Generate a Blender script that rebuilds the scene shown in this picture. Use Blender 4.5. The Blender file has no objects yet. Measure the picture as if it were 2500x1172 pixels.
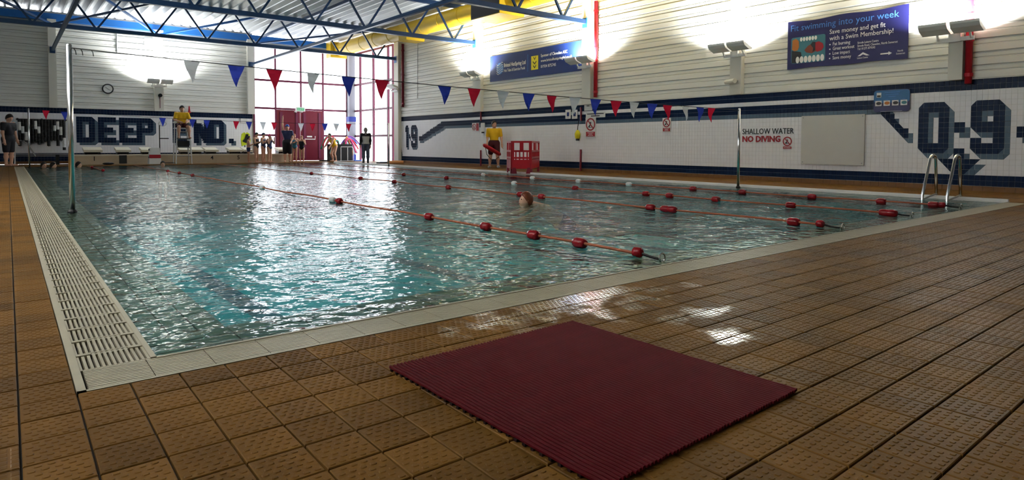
import bpy, math, random
import numpy as np
from mathutils import Vector, Matrix
random.seed(7); rng = np.random.default_rng(7)
scn = bpy.context.scene
col = scn.collection
# ---------------------------------------------------------------- camera
F_PX, YAW, PITCH, ROLL, CXP, CYP, HC = 1542.5, -.6736, -.037, -.004, 1250.0, 411.0, .76
def _rot():
    cy, sy, cp, sp, cr, sr = math.cos(YAW), math.sin(YAW), math.cos(PITCH), math.sin(PITCH), math.cos(ROLL), math.sin(ROLL)
    B = np.array([[1, 0, 0], [0, 0, 1], [0, -1, 0.]])
    Rx = np.array([[1, 0, 0], [0, cp, -sp], [0, sp, cp]])
    Rz = np.array([[cy, -sy, 0], [sy, cy, 0], [0, 0, 1]])
    Rr = np.array([[cr, -sr, 0], [sr, cr, 0], [0, 0, 1]])
    return Rz @ Rx @ B @ Rr
RM = _rot()
CAM = np.array([0, 0, HC])
cd = bpy.data.cameras.new('camera'); cam = bpy.data.objects.new('camera', cd); col.objects.link(cam)
cd.sensor_fit = 'HORIZONTAL'; cd.sensor_width = 36; cd.lens = 36 * F_PX / 2500
cd.shift_y = -(586 - CYP) / 2500; cd.clip_start = .05; cd.clip_end = 300
M3 = Matrix(((RM[0][0], -RM[0][1], -RM[0][2]), (RM[1][0], -RM[1][1], -RM[1][2]), (RM[2][0], -RM[2][1], -RM[2][2])))
cam.matrix_world = Matrix.Translation(CAM) @ M3.to_4x4()
scn.camera = cam
# ---------------------------------------------------------------- world: bright overcast daylight, seen only through the glazing
w = bpy.data.worlds.new('overcast'); scn.world = w; w.use_nodes = True
bg = w.node_tree.nodes['Background']; bg.inputs[0].default_value = (.93, .96, 1, 1); bg.inputs[1].default_value = 4.0
scn.view_settings.view_transform = 'Standard'; scn.view_settings.look = 'None'
scn.view_settings.exposure = 1.02; scn.view_settings.gamma = 1.0; scn.view_settings.use_curve_mapping = False
cy_ = scn.cycles
cy_.use_denoising = True; cy_.max_bounces = 7; cy_.diffuse_bounces = 4; cy_.glossy_bounces = 4
cy_.transparent_max_bounces = 10; cy_.transmission_bounces = 4; cy_.caustics_reflective = False; cy_.caustics_refractive = False
cy_.sample_clamp_indirect = 6.0
UPLIGHT_W, UPLIGHT_FILL_W = 100.0, 270.0            # each lamp of the column pairs; unseen left-wall lamps added as fill
# ---------------------------------------------------------------- pixel -> place
def ray(px, py):
    d = RM @ np.array([(px - CXP) / F_PX, (py - CYP) / F_PX, 1.0]); return d / np.linalg.norm(d)
def gnd(px, py, z=0.0):
    d = ray(px, py); return CAM + d * ((z - HC) / d[2])
W, D = 13.0, 28.6            # right wall face x, far wall face y
def onW(px, py, x=W):
    d = ray(px, py); return CAM + d * (x / d[0])
def onD(px, py, y=D):
    d = ray(px, py); return CAM + d * (y / d[1])
def proj(p):
    q = RM.T @ (np.asarray(p, float) - CAM); return CXP + F_PX * q[0] / q[2], CYP + F_PX * q[1] / q[2]
# ---------------------------------------------------------------- mesh helpers
class MB:
    def __init__(s): s.V = []; s.F = []; s.M = []
    def add(s, vs, fs, mi=0):
        b = len(s.V); s.V.extend([tuple(map(float, v)) for v in vs])
        s.F.extend([tuple(b + i for i in f) for f in fs]); s.M.extend([mi] * len(fs)); return s
    def fr(s, o, ax, sz, mi=0):
        o = np.asarray(o, float); ax = [np.asarray(a, float) for a in ax]; h = [x / 2 for x in sz]
        vs = [o + ax[0] * h[0] * a + ax[1] * h[1] * b + ax[2] * h[2] * c for c in (-1, 1) for b in (-1, 1) for a in (-1, 1)]
        return s.add(vs, [(0, 2, 3, 1), (4, 5, 7, 6), (0, 1, 5, 4), (2, 6, 7, 3), (0, 4, 6, 2), (1, 3, 7, 5)], mi)
    def box(s, c, sz, mi=0, rz=0.0):
        a, b = math.cos(rz), math.sin(rz)
        return s.fr(c, ((a, b, 0), (-b, a, 0), (0, 0, 1)), sz, mi)
    def bar(s, p0, p1, w_, h_, mi=0, up=(0, 0, 1)):
        p0 = np.asarray(p0, float); p1 = np.asarray(p1, float); d = p1 - p0; L = np.linalg.norm(d); d = d / L
        u = np.asarray(up, float)
        if abs(d @ u) > .98: u = np.array([0, 1.0, 0])
        x = np.cross(d, u); x /= np.linalg.norm(x); z = np.cross(x, d)
        return s.fr((p0 + p1) / 2, (x, d, z), (w_, L, h_), mi)
    def tube(s, pts, r, n=8, mi=0, closed=False, caps=True):
        P = [np.asarray(p, float) for p in pts]; m = len(P)
        R_ = [r] * m if np.isscalar(r) else list(r); ring = []; vs = []; fs = []; pu = None
        for i in range(m):
            a = P[i - 1] if (i or closed) else P[i]; b = P[(i + 1) % m] if (i < m - 1 or closed) else P[i]
            d = b - a; d = d / (np.linalg.norm(d) + 1e-9)
            if pu is None:
                pu = np.array([0, 0, 1.0]) if abs(d[2]) < .9 else np.array([1.0, 0, 0])
            x = np.cross(d, pu); x /= (np.linalg.norm(x) + 1e-9); y = np.cross(x, d); pu = y
            for k in range(n):
                t = 2 * math.pi * k / n; vs.append(P[i] + R_[i] * (math.cos(t) * x + math.sin(t) * y))
        for i in range(m if closed else m - 1):
            j = (i + 1) % m
            for k in range(n):
                l = (k + 1) % n; fs.append((i * n + k, j * n + k, j * n + l, i * n + l))
        if caps and not closed:
            fs.append(tuple(range(n))); fs.append(tuple((m - 1) * n + k for k in reversed(range(n))))
        return s.add(vs, fs, mi)
    def lathe(s, prof, o=(0, 0, 0), n=12, mi=0, ax=((1, 0, 0), (0, 1, 0), (0, 0, 1)), caps=True):
        o = np.asarray(o, float); A = [np.asarray(a, float) for a in ax]; vs = []; fs = []
        for r, z in prof:
            for k in range(n):
                t = 2 * math.pi * k / n; vs.append(o + A[0] * r * math.cos(t) + A[1] * r * math.sin(t) + A[2] * z)
        for i in range(len(prof) - 1):
            for k in range(n):
                l = (k + 1) % n; fs.append((i * n + k, i * n + l, (i + 1) * n + l, (i + 1) * n + k))
        if caps:
            fs.append(tuple(reversed(range(n)))); fs.append(tuple((len(prof) - 1) * n + k for k in range(n)))
        return s.add(vs, fs, mi)
    def prism(s, poly, o, u, v, nrm, depth, mi=0):
        o, u, v, nrm = (np.asarray(a, float) for a in (o, u, v, nrm)); n = len(poly)
        a = [o + u * p[0] + v * p[1] for p in poly]; b = [p + nrm * depth for p in a]
        fs = [tuple(range(n, 2 * n)), tuple(reversed(range(n)))] + [(i, (i + 1) % n, n + (i + 1) % n, n + i) for i in range(n)]
        return s.add(a + b, fs, mi)
    def ell(s, c, r, n=10, m=7, mi=0):
        prof = [(math.sin(math.pi * i / m), -math.cos(math.pi * i / m)) for i in range(m + 1)]
        prof[0] = (1e-3, -1); prof[-1] = (1e-3, 1)
        return s.lathe(prof, c, n, mi, ((r[0], 0, 0), (0, r[1], 0), (0, 0, r[2])), caps=False)
    def mesh(s, name, mats, smooth=False):
        me = bpy.data.meshes.new(name); me.from_pydata(s.V, [], s.F)
        for m in (mats if isinstance(mats, (list, tuple)) else [mats]): me.materials.append(m)
        if any(s.M): me.polygons.foreach_set('material_index', s.M)
        if smooth: me.polygons.foreach_set('use_smooth', [True] * len(me.polygons))
        me.update(); return me
    def obj(s, name, mats, parent=None, smooth=False): return put(name, s.mesh(name, mats, smooth), (0, 0, 0), parent)
def worg(o):
    p = np.zeros(3)
    while o is not None: p = p + np.array(o.location); o = o.parent
    return p
def put(name, me, loc=(0, 0, 0), parent=None, rot=None):
    o = bpy.data.objects.new(name, me); col.objects.link(o)
    if parent is not None: o.parent = parent; o.location = Vector(np.asarray(loc, float) - worg(parent))
    else: o.location = Vector(loc)
    if rot is not None: o.rotation_euler = rot
    return o
def tag(o, label=None, cat=None, group=None, kind=None):
    if label: o['label'] = label
    if cat: o['category'] = cat
    if group: o['group'] = group
    if kind: o['kind'] = kind
    return o
def thing(name, loc, label, cat, group=None, kind=None): return tag(put(name, None, loc), label, cat, group, kind)
# ---------------------------------------------------------------- materials
def mat(name, c, rough=.5, metal=0.0, var=.0, scale=6.0, spec=.2, bump=0.0, bscale=40.0, emit=None, alpha_t=None):
    m = bpy.data.materials.new(name); m.use_nodes = True; nt = m.node_tree; b = nt.nodes['Principled BSDF']
    b.inputs['Base Color'].default_value = (*c, 1); b.inputs['Roughness'].default_value = rough
    b.inputs['Metallic'].default_value = metal; b.inputs['Specular IOR Level'].default_value = spec
    tc = nt.nodes.new('ShaderNodeTexCoord')
    nz = nt.nodes.new('ShaderNodeTexNoise'); nz.inputs['Scale'].default_value = scale; nz.inputs['Detail'].default_value = 4
    nt.links.new(tc.outputs['Object'], nz.inputs['Vector'])
    v = max(var, .02)
    mx = nt.nodes.new('ShaderNodeMix'); mx.data_type = 'RGBA'
    mx.inputs['A'].default_value = (*[x * (1 - v) for x in c], 1); mx.inputs['B'].default_value = (*[min(1, x * (1 + v)) for x in c], 1)
    nt.links.new(nz.outputs['Fac'], mx.inputs['Factor']); nt.links.new(mx.outputs['Result'], b.inputs['Base Color'])
    if bump:
        n2 = nt.nodes.new('ShaderNodeTexNoise'); n2.inputs['Scale'].default_value = bscale; nt.links.new(tc.outputs['Object'], n2.inputs['Vector'])
        bp = nt.nodes.new('ShaderNodeBump'); bp.inputs['Strength'].default_value = bump; bp.inputs['Distance'].default_value = .01
        nt.links.new(n2.outputs['Fac'], bp.inputs['Height']); nt.links.new(bp.outputs['Normal'], b.inputs['Normal'])
    if emit:
        b.inputs['Emission Color'].default_value = (*emit[0], 1); b.inputs['Emission Strength'].default_value = emit[1]
    return m
MT = dict(
    white_tile=mat('white_glazed_tile', (.84, .84, .87), .3, var=.06), navy_tile=mat('navy_glazed_tile', (.006, .014, .038), .3, var=.2, spec=.03),
    grey_tile=mat('grey_blue_tile', (.075, .115, .16), .3, var=.08, spec=.08), grout=mat('pale_grout', (.55, .53, .50), .8),
    cove=mat('terracotta_cove', (.15, .07, .025), .35, var=.25), clad=mat('cream_cladding', (.74, .735, .69), .45, var=.05, scale=2),
    corner_column=mat('grey_lilac_column', (.20, .20, .235), .5), column=mat('cream_column_paint', (.66, .64, .57), .45), steel_blue=mat('truss_blue_paint', (.018, .05, .13), .4, var=.1),
    bright_blue=mat('eave_and_lit_truss_blue', (.02, .13, .42), .4), deck=mat('metal_deck', (.60, .61, .62), .4, .1, var=.08, scale=3),
    duct=mat('yellow_duct', (.62, .40, .02), .38, var=.08), duct_pale=mat('yellow_duct_seam', (.75, .58, .16), .4), dark=mat('dark_box', (.02, .02, .025), .5),
    maroon=mat('maroon_paint', (.14, .012, .025), .38, var=.1), red=mat('red_pipe_paint', (.33, .012, .02), .35, var=.1),
    white=mat('white_plastic', (.72, .72, .70), .35), offwhite=mat('off_white_board', (.66, .62, .50), .45, var=.05), grey=mat('grey_plastic', (.30, .31, .31), .4),
    black=mat('black_rubber', (.012, .012, .013), .5), chrome=mat('stainless_steel', (.62, .62, .62), .16, 1.0, var=.03), galv=mat('grey_tube', (.35, .35, .34), .35, .7),
    grate=mat('grating_plastic', (.36, .32, .23), .4, var=.15, scale=9), trough=mat('dark_trough', (.012, .011, .009), .6),
    mat_red=mat('red_vinyl_matting', (.056, .0035, .0055), .55, var=.3, scale=14, spec=.03), rope=mat('rope', (.28, .08, .035), .6, var=.2),
    mat_groove=mat('red_mat_groove_shade', (.010, .0015, .002), .6), float_red=mat('red_float', (.20, .008, .012), .25, var=.1), float_white=mat('white_float', (.75, .75, .74), .3),
    flag_red=mat('red_pennant', (.33, .012, .03), .6), flag_blue=mat('blue_pennant', (.02, .035, .21), .6), flag_white=mat('grey_white_pennant', (.60, .60, .62), .6),
    string=mat('dark_cord', (.03, .03, .03), .6), pool=mat('pool_tile', (.024, .235, .245), .4, var=.1, scale=3), lane=mat('lane_mark_tile', (.012, .04, .06), .4),
    coping=mat('coping_tile', (.12, .080, .040), .35, var=.25, scale=9), coping_joint=mat('coping_joint', (.03, .025, .02), .6),
    frame=mat('window_frame', (.13, .02, .05), .4), skin=mat('skin', (.55, .31, .21), .5, var=.08, scale=10), hair_dark=mat('dark_hair', (.014, .010, .008), .5),
    hair_fair=mat('reddish_hair', (.35, .13, .05), .5), hair_swim=mat('wet_reddish_hair', (.14, .035, .015), .4), hair_grey=mat('grey_brown_hair', (.16, .15, .14), .5), yellow=mat('yellow_polo', (.72, .42, .015), .7, var=.1),
    shorts=mat('dark_red_shorts', (.045, .006, .010), .7), blackcloth=mat('black_cloth', (.010, .010, .014), .7), navycloth=mat('navy_cloth', (.012, .016, .06), .6),
    bluecloth=mat('blue_cloth', (.03, .08, .33), .6), tealcloth=mat('teal_cloth', (.03, .16, .24), .6), pinkcap=mat('pink_cap', (.45, .03, .12), .4), jeans=mat('jeans', (.05, .06, .10), .7),
    greytop=mat('grey_white_top', (.48, .48, .47), .7), hivis=mat('hi_vis_yellow', (.62, .75, .03), .6), navy_print=mat('banner_blue', (.012, .028, .13), .45, var=.1),
    navy_print2=mat('banner_dark_blue', (.012, .012, .075), .45, var=.1), txt_white=mat('print_white', (.80, .80, .80), .5), txt_blue=mat('print_light_blue', (.07, .20, .55), .5),
    txt_yellow=mat('print_yellow', (.70, .62, .03), .5), txt_black=mat('print_black', (.012, .012, .015), .5), txt_red=mat('print_red', (.28, .012, .02), .5),
    print_teal=mat('print_teal', (.05, .17, .22), .5), print_skin=mat('print_skin', (.19, .05, .03), .5), print_orange=mat('print_orange', (.40, .14, .03), .5),
    panel=mat('blank_panel', (.56, .55, .52), .5, var=.04), board_blue=mat('board_blue', (.012, .10, .26), .35), board_navy=mat('board_navy', (.010, .010, .07), .35),
    exit_green=mat('exit_green', (.02, .35, .12), .4, emit=((.05, .6, .2), .12)), eye=mat('eye', (.01, .01, .01), .2),
    noodle_pink=mat('noodle_pink', (.75, .07, .25), .6), noodle_red=mat('noodle_red', (.6, .03, .06), .6), noodle_green=mat('noodle_green', (.02, .22, .13), .6),
    noodle_purple=mat('noodle_purple', (.18, .06, .30), .6), noodle_orange=mat('noodle_orange', (.75, .35, .14), .6), noodle_teal=mat('noodle_teal', (.08, .35, .34), .6), noodle_blue=mat('noodle_blue', (.06, .15, .50), .6),
    lamp_glow=mat('lamp_lens', (.9, .9, .9), .3, emit=((1, .97, .9), 6.0)), concrete=mat('floor_bed', (.030, .024, .018), .8), plainwall=mat('plain_wall', (.40, .39, .36), .6),
)
def two_sided_ior(nt, f, ior):
    g = nt.nodes.new('ShaderNodeNewGeometry'); r = nt.nodes.new('ShaderNodeMapRange')
    r.inputs['To Min'].default_value = ior; r.inputs['To Max'].default_value = 1 / ior
    nt.links.new(g.outputs['Backfacing'], r.inputs['Value']); nt.links.new(r.outputs[0], f.inputs['IOR'])
def cloth_mat(name, c):
    m = bpy.data.materials.new(name); m.use_nodes = True; nt = m.node_tree; nt.nodes.clear()
    o = nt.nodes.new('ShaderNodeOutputMaterial'); a = nt.nodes.new('ShaderNodeBsdfDiffuse'); t = nt.nodes.new('ShaderNodeBsdfTranslucent'); mx = nt.nodes.new('ShaderNodeMixShader')
    nz = nt.nodes.new('ShaderNodeTexNoise'); nz.inputs['Scale'].default_value = 30; cr = nt.nodes.new('ShaderNodeMix'); cr.data_type = 'RGBA'
    cr.inputs['A'].default_value = (*[x * .85 for x in c], 1); cr.inputs['B'].default_value = (*c, 1); nt.links.new(nz.outputs['Fac'], cr.inputs['Factor'])
    nt.links.new(cr.outputs['Result'], a.inputs[0]); nt.links.new(cr.outputs['Result'], t.inputs[0]); mx.inputs[0].default_value = .5
    nt.links.new(a.outputs[0], mx.inputs[1]); nt.links.new(t.outputs[0], mx.inputs[2]); nt.links.new(mx.outputs[0], o.inputs[0]); return m
def glass_mat():
    m = bpy.data.materials.new('window_glass'); m.use_nodes = True; nt = m.node_tree; nt.nodes.clear()
    o = nt.nodes.new('ShaderNodeOutputMaterial'); t = nt.nodes.new('ShaderNodeBsdfTransparent'); g = nt.nodes.new('ShaderNodeBsdfGlossy')
    t.inputs[0].default_value = (.94, .95, .96, 1); g.inputs['Roughness'].default_value = .05
    f = nt.nodes.new('ShaderNodeFresnel'); two_sided_ior(nt, f, 1.45); mx = nt.nodes.new('ShaderNodeMixShader')
    nt.links.new(f.outputs[0], mx.inputs[0]); nt.links.new(t.outputs[0], mx.inputs[1]); nt.links.new(g.outputs[0], mx.inputs[2]); nt.links.new(mx.outputs[0], o.inputs[0])
    return m
MT['glass'] = glass_mat()
for k_, c_ in (('flag_red', (.50, .015, .04)), ('flag_blue', (.03, .05, .36)), ('flag_white', (.75, .75, .78))): MT['pen_' + k_[5:]] = cloth_mat('pennant_' + k_[5:], c_)
def water_mat():
    m = bpy.data.materials.new('pool_water'); m.use_nodes = True; nt = m.node_tree; nt.nodes.clear()
    N = nt.nodes.new; L = nt.links.new
    o = N('ShaderNodeOutputMaterial'); t = N('ShaderNodeBsdfTransparent'); g = N('ShaderNodeBsdfGlossy'); mx = N('ShaderNodeMixShader')
    t.inputs[0].default_value = (.60, .89, .90, 1); g.inputs['Roughness'].default_value = .035
    tc = N('ShaderNodeTexCoord'); n1 = N('ShaderNodeTexNoise'); n1.inputs['Scale'].default_value = 8.5; n1.inputs['Detail'].default_value = 2.5
    L(tc.outputs['Object'], n1.inputs['Vector'])
    bp = N('ShaderNodeBump'); bp.inputs['Strength'].default_value = 1.0; bp.inputs['Distance'].default_value = .030
    L(n1.outputs['Fac'], bp.inputs['Height']); f = N('ShaderNodeFresnel'); two_sided_ior(nt, f, 1.24)
    L(bp.outputs[0], f.inputs['Normal']); L(bp.outputs[0], g.inputs['Normal'])
    L(f.outputs[0], mx.inputs[0]); L(t.outputs[0], mx.inputs[1]); L(g.outputs[0], mx.inputs[2]); L(mx.outputs[0], o.inputs[0])
    return m
MT['water'] = water_mat()
WET = [(gnd(1400, 735), .62, .30), (gnd(1230, 785), .30, .10), (gnd(1790, 820), .14, .10), (gnd(1690, 770), .25, .08)]
def floor_mat(name, studs):
    m = bpy.data.materials.new(name); m.use_nodes = True; nt = m.node_tree; b = nt.nodes['Principled BSDF']; N = nt.nodes.new; L = nt.links.new
    ge = N('ShaderNodeNewGeometry')
    sc_ = N('ShaderNodeVectorMath'); sc_.operation = 'MULTIPLY'; sc_.inputs[1].default_value = (1 / .14, 1 / .15, 1); L(ge.outputs['Position'], sc_.inputs[0])
    of = N('ShaderNodeVectorMath'); of.operation = 'SUBTRACT'; of.inputs[1].default_value = (.15 / .14 % 1, 2.3 / .15 % 1, 0); L(sc_.outputs[0], of.inputs[0])
    fl = N('ShaderNodeVectorMath'); fl.operation = 'FLOOR'; L(of.outputs[0], fl.inputs[0])
    sx = N('ShaderNodeSeparateXYZ'); L(fl.outputs[0], sx.inputs[0]); cx = N('ShaderNodeCombineXYZ'); L(sx.outputs[0], cx.inputs[0]); L(sx.outputs[1], cx.inputs[1])
    wn = N('ShaderNodeTexWhiteNoise'); L(cx.outputs[0], wn.inputs['Vector'])
    nz = N('ShaderNodeTexNoise'); nz.inputs['Scale'].default_value = 2.2; nz.inputs['Detail'].default_value = 6; L(ge.outputs['Position'], nz.inputs['Vector'])
    nf = N('ShaderNodeTexNoise'); nf.inputs['Scale'].default_value = 90; nf.inputs['Detail'].default_value = 3; L(ge.outputs['Position'], nf.inputs['Vector'])
    a1 = N('ShaderNodeMath'); a1.operation = 'MULTIPLY_ADD'; a1.inputs[1].default_value = .35; L(wn.outputs['Value'], a1.inputs[0]); L(nz.outputs['Fac'], a1.inputs[2])
    a2 = N('ShaderNodeMath'); a2.operation = 'MULTIPLY_ADD'; a2.inputs[1].default_value = .3; L(nf.outputs['Fac'], a2.inputs[0]); L(a1.outputs[0], a2.inputs[2])
    cr = N('ShaderNodeValToRGB'); cr.color_ramp.elements[0].position = .45; cr.color_ramp.elements[1].position = 1.05
    cr.color_ramp.elements[0].color = (.058, .026, .0046, 1); cr.color_ramp.elements[1].color = (.140, .066, .0135, 1)
    L(a2.outputs[0], cr.inputs[0]); L(cr.outputs[0], b.inputs['Base Color'])
    # wetness: pools of water standing on the tiles
    wet = None
    sep = N('ShaderNodeSeparateXYZ'); L(ge.outputs['Position'], sep.inputs[0])
    nw = N('ShaderNodeTexNoise'); nw.inputs['Scale'].default_value = 7; nw.inputs['Detail'].default_value = 6; L(ge.outputs['Position'], nw.inputs['Vector'])
    for c, rx, ry in WET:
        d = N('ShaderNodeVectorMath'); d.operation = 'SUBTRACT'; d.inputs[1].default_value = (c[0], c[1], 0); L(ge.outputs['Position'], d.inputs[0])
        e = N('ShaderNodeVectorMath'); e.operation = 'MULTIPLY'; e.inputs[1].default_value = (1 / rx, 1 / ry, 0); L(d.outputs[0], e.inputs[0])
        l = N('ShaderNodeVectorMath'); l.operation = 'LENGTH'; L(e.outputs[0], l.inputs[0])
        q = N('ShaderNodeMath'); q.operation = 'SUBTRACT'; q.inputs[0].default_value = 1.0; L(l.outputs['Value'], q.inputs[1])
        if wet is None: wet = q
        else:
            mm = N('ShaderNodeMath'); mm.operation = 'MAXIMUM'; L(wet.outputs[0], mm.inputs[0]); L(q.outputs[0], mm.inputs[1]); wet = mm
    w5 = N('ShaderNodeMath'); w5.operation = 'MULTIPLY'; w5.inputs[1].default_value = .45; L(wet.outputs[0], w5.inputs[0])
    ad = N('ShaderNodeMath'); ad.operation = 'MULTIPLY_ADD'; ad.inputs[1].default_value = 1.6; L(nw.outputs['Fac'], ad.inputs[0]); L(w5.outputs[0], ad.inputs[2])
    wr = N('ShaderNodeMapRange'); wr.inputs['From Min'].default_value = .82; wr.inputs['From Max'].default_value = 1.15; wr.inputs['To Min'].default_value = .46; wr.inputs['To Max'].default_value = .05
    L(ad.outputs[0], wr.inputs['Value'])
    mn = N('ShaderNodeMath'); mn.operation = 'MULTIPLY_ADD'; mn.inputs[1].default_value = .22; mn.inputs[2].default_value = -.11; L(nz.outputs['Fac'], mn.inputs[0])
    rr = N('ShaderNodeMath'); rr.operation = 'ADD'; rr.use_clamp = True; L(wr.outputs[0], rr.inputs[0]); L(mn.outputs[0], rr.inputs[1]); L(rr.outputs[0], b.inputs['Roughness'])
    sp = N('ShaderNodeMapRange'); sp.inputs['From Min'].default_value = .82; sp.inputs['From Max'].default_value = 1.15; sp.inputs['To Min'].default_value = .04; sp.inputs['To Max'].default_value = .6; L(ad.outputs[0], sp.inputs['Value']); L(sp.outputs[0], b.inputs['Specular IOR Level'])
    bp = N('ShaderNodeBump'); bp.inputs['Strength'].default_value = .35; bp.inputs['Distance'].default_value = .002
    if studs:
        vo = N('ShaderNodeTexVoronoi'); vo.distance = 'CHEBYCHEV'; vo.inputs['Scale'].default_value = 40; vo.inputs['Randomness'].default_value = 0.0; L(ge.outputs['Position'], vo.inputs['Vector'])
        mr = N('ShaderNodeMapRange'); mr.inputs['From Min'].default_value = .30; mr.inputs['From Max'].default_value = .40; mr.inputs['To Min'].default_value = 1; mr.inputs['To Max'].default_value = 0
        L(vo.outputs['Distance'], mr.inputs['Value']); L(mr.outputs[0], bp.inputs['Height']); bp.inputs['Strength'].default_value = .6
    else:
        L(nf.outputs['Fac'], bp.inputs['Height'])
    L(bp.outputs[0], b.inputs['Normal'])
    return m
MT['floor_near'] = floor_mat('wet_floor_tile', False); MT['floor_far'] = floor_mat('studded_floor_tile', True)
EX, EY, EZ = np.eye(3)
FW = (-EY, EZ, -EX)     # frame on the right wall: u to the right in view, v up, n into the room
FD = (EX, EZ, -EY)      # frame on the far wall
# ================================================================ SETTING
XL0, XL1, XC = .15, .40, .72
YN0, YN1, YC = 2.30, 2.53, 2.88
XR, XR1, XR0 = 10.42, 10.72, 10.84
YF = 25.3; YF0 = 25.62
XB, YB, ZC = -3.2, -3.5, 5.55     # left wall, back wall, underside of deck
T = .15; TX = .14
# ---- floor bed and tiles
b = MB()
for x0, x1, y0, y1 in ((XB, XL0, YB, D), (XL0, W, YB, YN0), (XR0, W, YN0, D), (XL0, XR0, YF0, D)):
    b.box(((x0 + x1) / 2, (y0 + y1) / 2, -.062), (x1 - x0, y1 - y0, .1))
floor = tag(b.obj('floor', MT['concrete']), 'brown studded ceramic tile floor around the pool', 'floor', kind='structure')
def tile_mesh(studs):
    m = MB(); h = T / 2 - .0028; c = .0022; w_ = TX / T
    vs = [(-h, -h, -.012), (h, -h, -.012), (h, h, -.012), (-h, h, -.012), (-h, -h, -c), (h, -h, -c), (h, h, -c), (-h, h, -c),
          (-h + c, -h + c, 0), (h - c, -h + c, 0), (h - c, h - c, 0), (-h + c, h - c, 0)]
    fs = [(8, 9, 10, 11)] + [(i, (i + 1) % 4, 4 + (i + 1) % 4, 4 + i) for i in range(4)] + [(4 + i, 4 + (i + 1) % 4, 8 + (i + 1) % 4, 8 + i) for i in range(4)]
    m.add(vs, fs)
    if studs:
        for r in range(6):
            for q in range(5 if r % 2 == 0 else 4):
                cx = -.056 + .028 * q + (.014 if r % 2 else 0); cy = -.0575 + .023 * r
                o = [(math.copysign(abs(math.cos(t)) ** .6, math.cos(t)), math.copysign(abs(math.sin(t)) ** .6, math.sin(t))) for t in [2 * math.pi * (k + .5) / 8 for k in range(8)]]
                m.add([(cx + .0095 * a, cy + .007 * e, 0) for a, e in o] + [(cx + .0072 * a, cy + .005 * e, .0016) for a, e in o],
                      [tuple(range(8, 16))] + [(k, (k + 1) % 8, 8 + (k + 1) % 8, 8 + k) for k in range(8)])
    m.V = [(x * w_, y, z) for x, y, z in m.V]
    return m
MATC = [gnd(893, 912), gnd(1380, 806), gnd(1937, 938), gnd(1570, 1172)]
mc = sum(MATC) / 4
cand = []
def region(x0, x1, y0, y1):
    i0, i1 = math.floor((x0 - XL0) / TX + .01), math.ceil((x1 - XL0) / TX - .01)
    j0, j1 = math.floor((y0 - YN0) / T + .01), math.ceil((y1 - YN0) / T - .01)
    for i in range(i0, i1):
        for j in range(j0, j1):
            cand.append((XL0 + (i + .5) * TX, YN0 + (j + .5) * T))
region(-1.5, XL0, -1.0, 26); region(XL0, W - .02, -1.0, YN0); region(XR0 + .06, W - .02, YN0, D - .1); region(XL0, XR0, YF0 + .07, D - .1)
scored = []
for x, y in cand:
    px, py = proj((x, y, 0)); dep = (RM.T @ (np.array([x, y, 0]) - CAM))[2]
    a = 0
    if dep > .3 and -40 < px < 2540 and 300 < py < 1215 and not (abs(x - mc[0]) < .34 and abs(y - mc[1]) < .36):
        c4 = [proj((x + dx, y + dy, 0)) for dx, dy in ((-T / 2, -T / 2), (T / 2, -T / 2), (T / 2, T / 2), (-T / 2, T / 2))]
        a = abs(sum(c4[k][0] * c4[(k + 1) % 4][1] - c4[(k + 1) % 4][0] * c4[k][1] for k in range(4))) / 2
    scored.append((a, x, y))
scored.sort(reverse=True)
tm = tile_mesh(True).mesh('floor_tile', MT['floor_near'])
for a, x, y in scored[:300]:
    o = put('floor_tile', tm, (x, y, rng.normal(0, .0004)), floor)
    o.rotation_euler = (rng.normal(0, .0035), rng.normal(0, .0035), 0)
tb = tile_mesh(True); tb2 = tile_mesh(False)
def joined(sel, name, src, m_):
    V0 = np.array(src.V); k = len(V0); n = len(sel)
    off = np.array([(x, y, -.0002) for _, x, y in sel])
    V = (V0[None] + off[:, None]).reshape(-1, 3)
    m = MB(); m.V = V.tolist(); m.F = [tuple(i * k + q for q in f) for i in range(n) for f in src.F]; m.M = [0] * len(m.F)
    return tag(m.obj(name, m_, floor), kind='stuff')
joined(scored[300:950], 'studded_tile_field', tb, MT['floor_near'])
joined(scored[950:], 'far_tile_field', tb2, MT['floor_far'])
# ---- drainage gratings
g = thing('drain_grating', (XL0, YN1, 0), 'pale slotted drain grating running along the left pool side', 'grating', kind='structure')
b = MB(); b.box(((XL0 + XL1) / 2, (YN0 + YF0) / 2, -.12), (XL1 - XL0, YF0 - YN0, .06)); b.obj('trough', MT['trough'], g)
b = MB(); b.box((XL0 + .012, (YN0 + YF0) / 2, -.028), (.024, YF0 - YN0, .06)); b.box((XL1 - .009, (YN1 + YF0) / 2, -.028), (.018, YF0 - YN1, .06)); b.obj('edge_rail', MT['grate'], g)
GL = .2
m = MB(); ww = XL1 - XL0 - .05; ns = 12
for k in range(ns + 1): m.box((-ww / 2 + ww * k / ns, 0, -.012), (ww / ns * .52, GL - .004, .022))
for yy in (-GL / 2 + .012, GL / 2 - .012): m.box((0, yy, -.012), (ww, .012, .018))
for sx_ in (-1, 1): m.box((sx_ * (ww / 2 - .02), GL / 2 - .02, -.004), (.045, .014, .014))
gm = m.mesh('grating_panel', MT['grate'])
n = int((YF0 - YN1) / GL)
for k in range(n): put('grating_panel', gm, ((XL0 + XL1) / 2 + .003, YN1 + GL * (k + .5), -.002), g)
g = thing('drain_grating', ((XL0 + XR0) / 2, YN0, 0), 'grey ribbed drain grating crossing in front of the shallow end', 'grating', kind='structure')
b = MB(); b.box(((XL0 + XR0) / 2, (YN0 + YN1) / 2, -.12), (XR0 - XL0, YN1 - YN0, .06)); b.obj('trough', MT['trough'], g)
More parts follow.
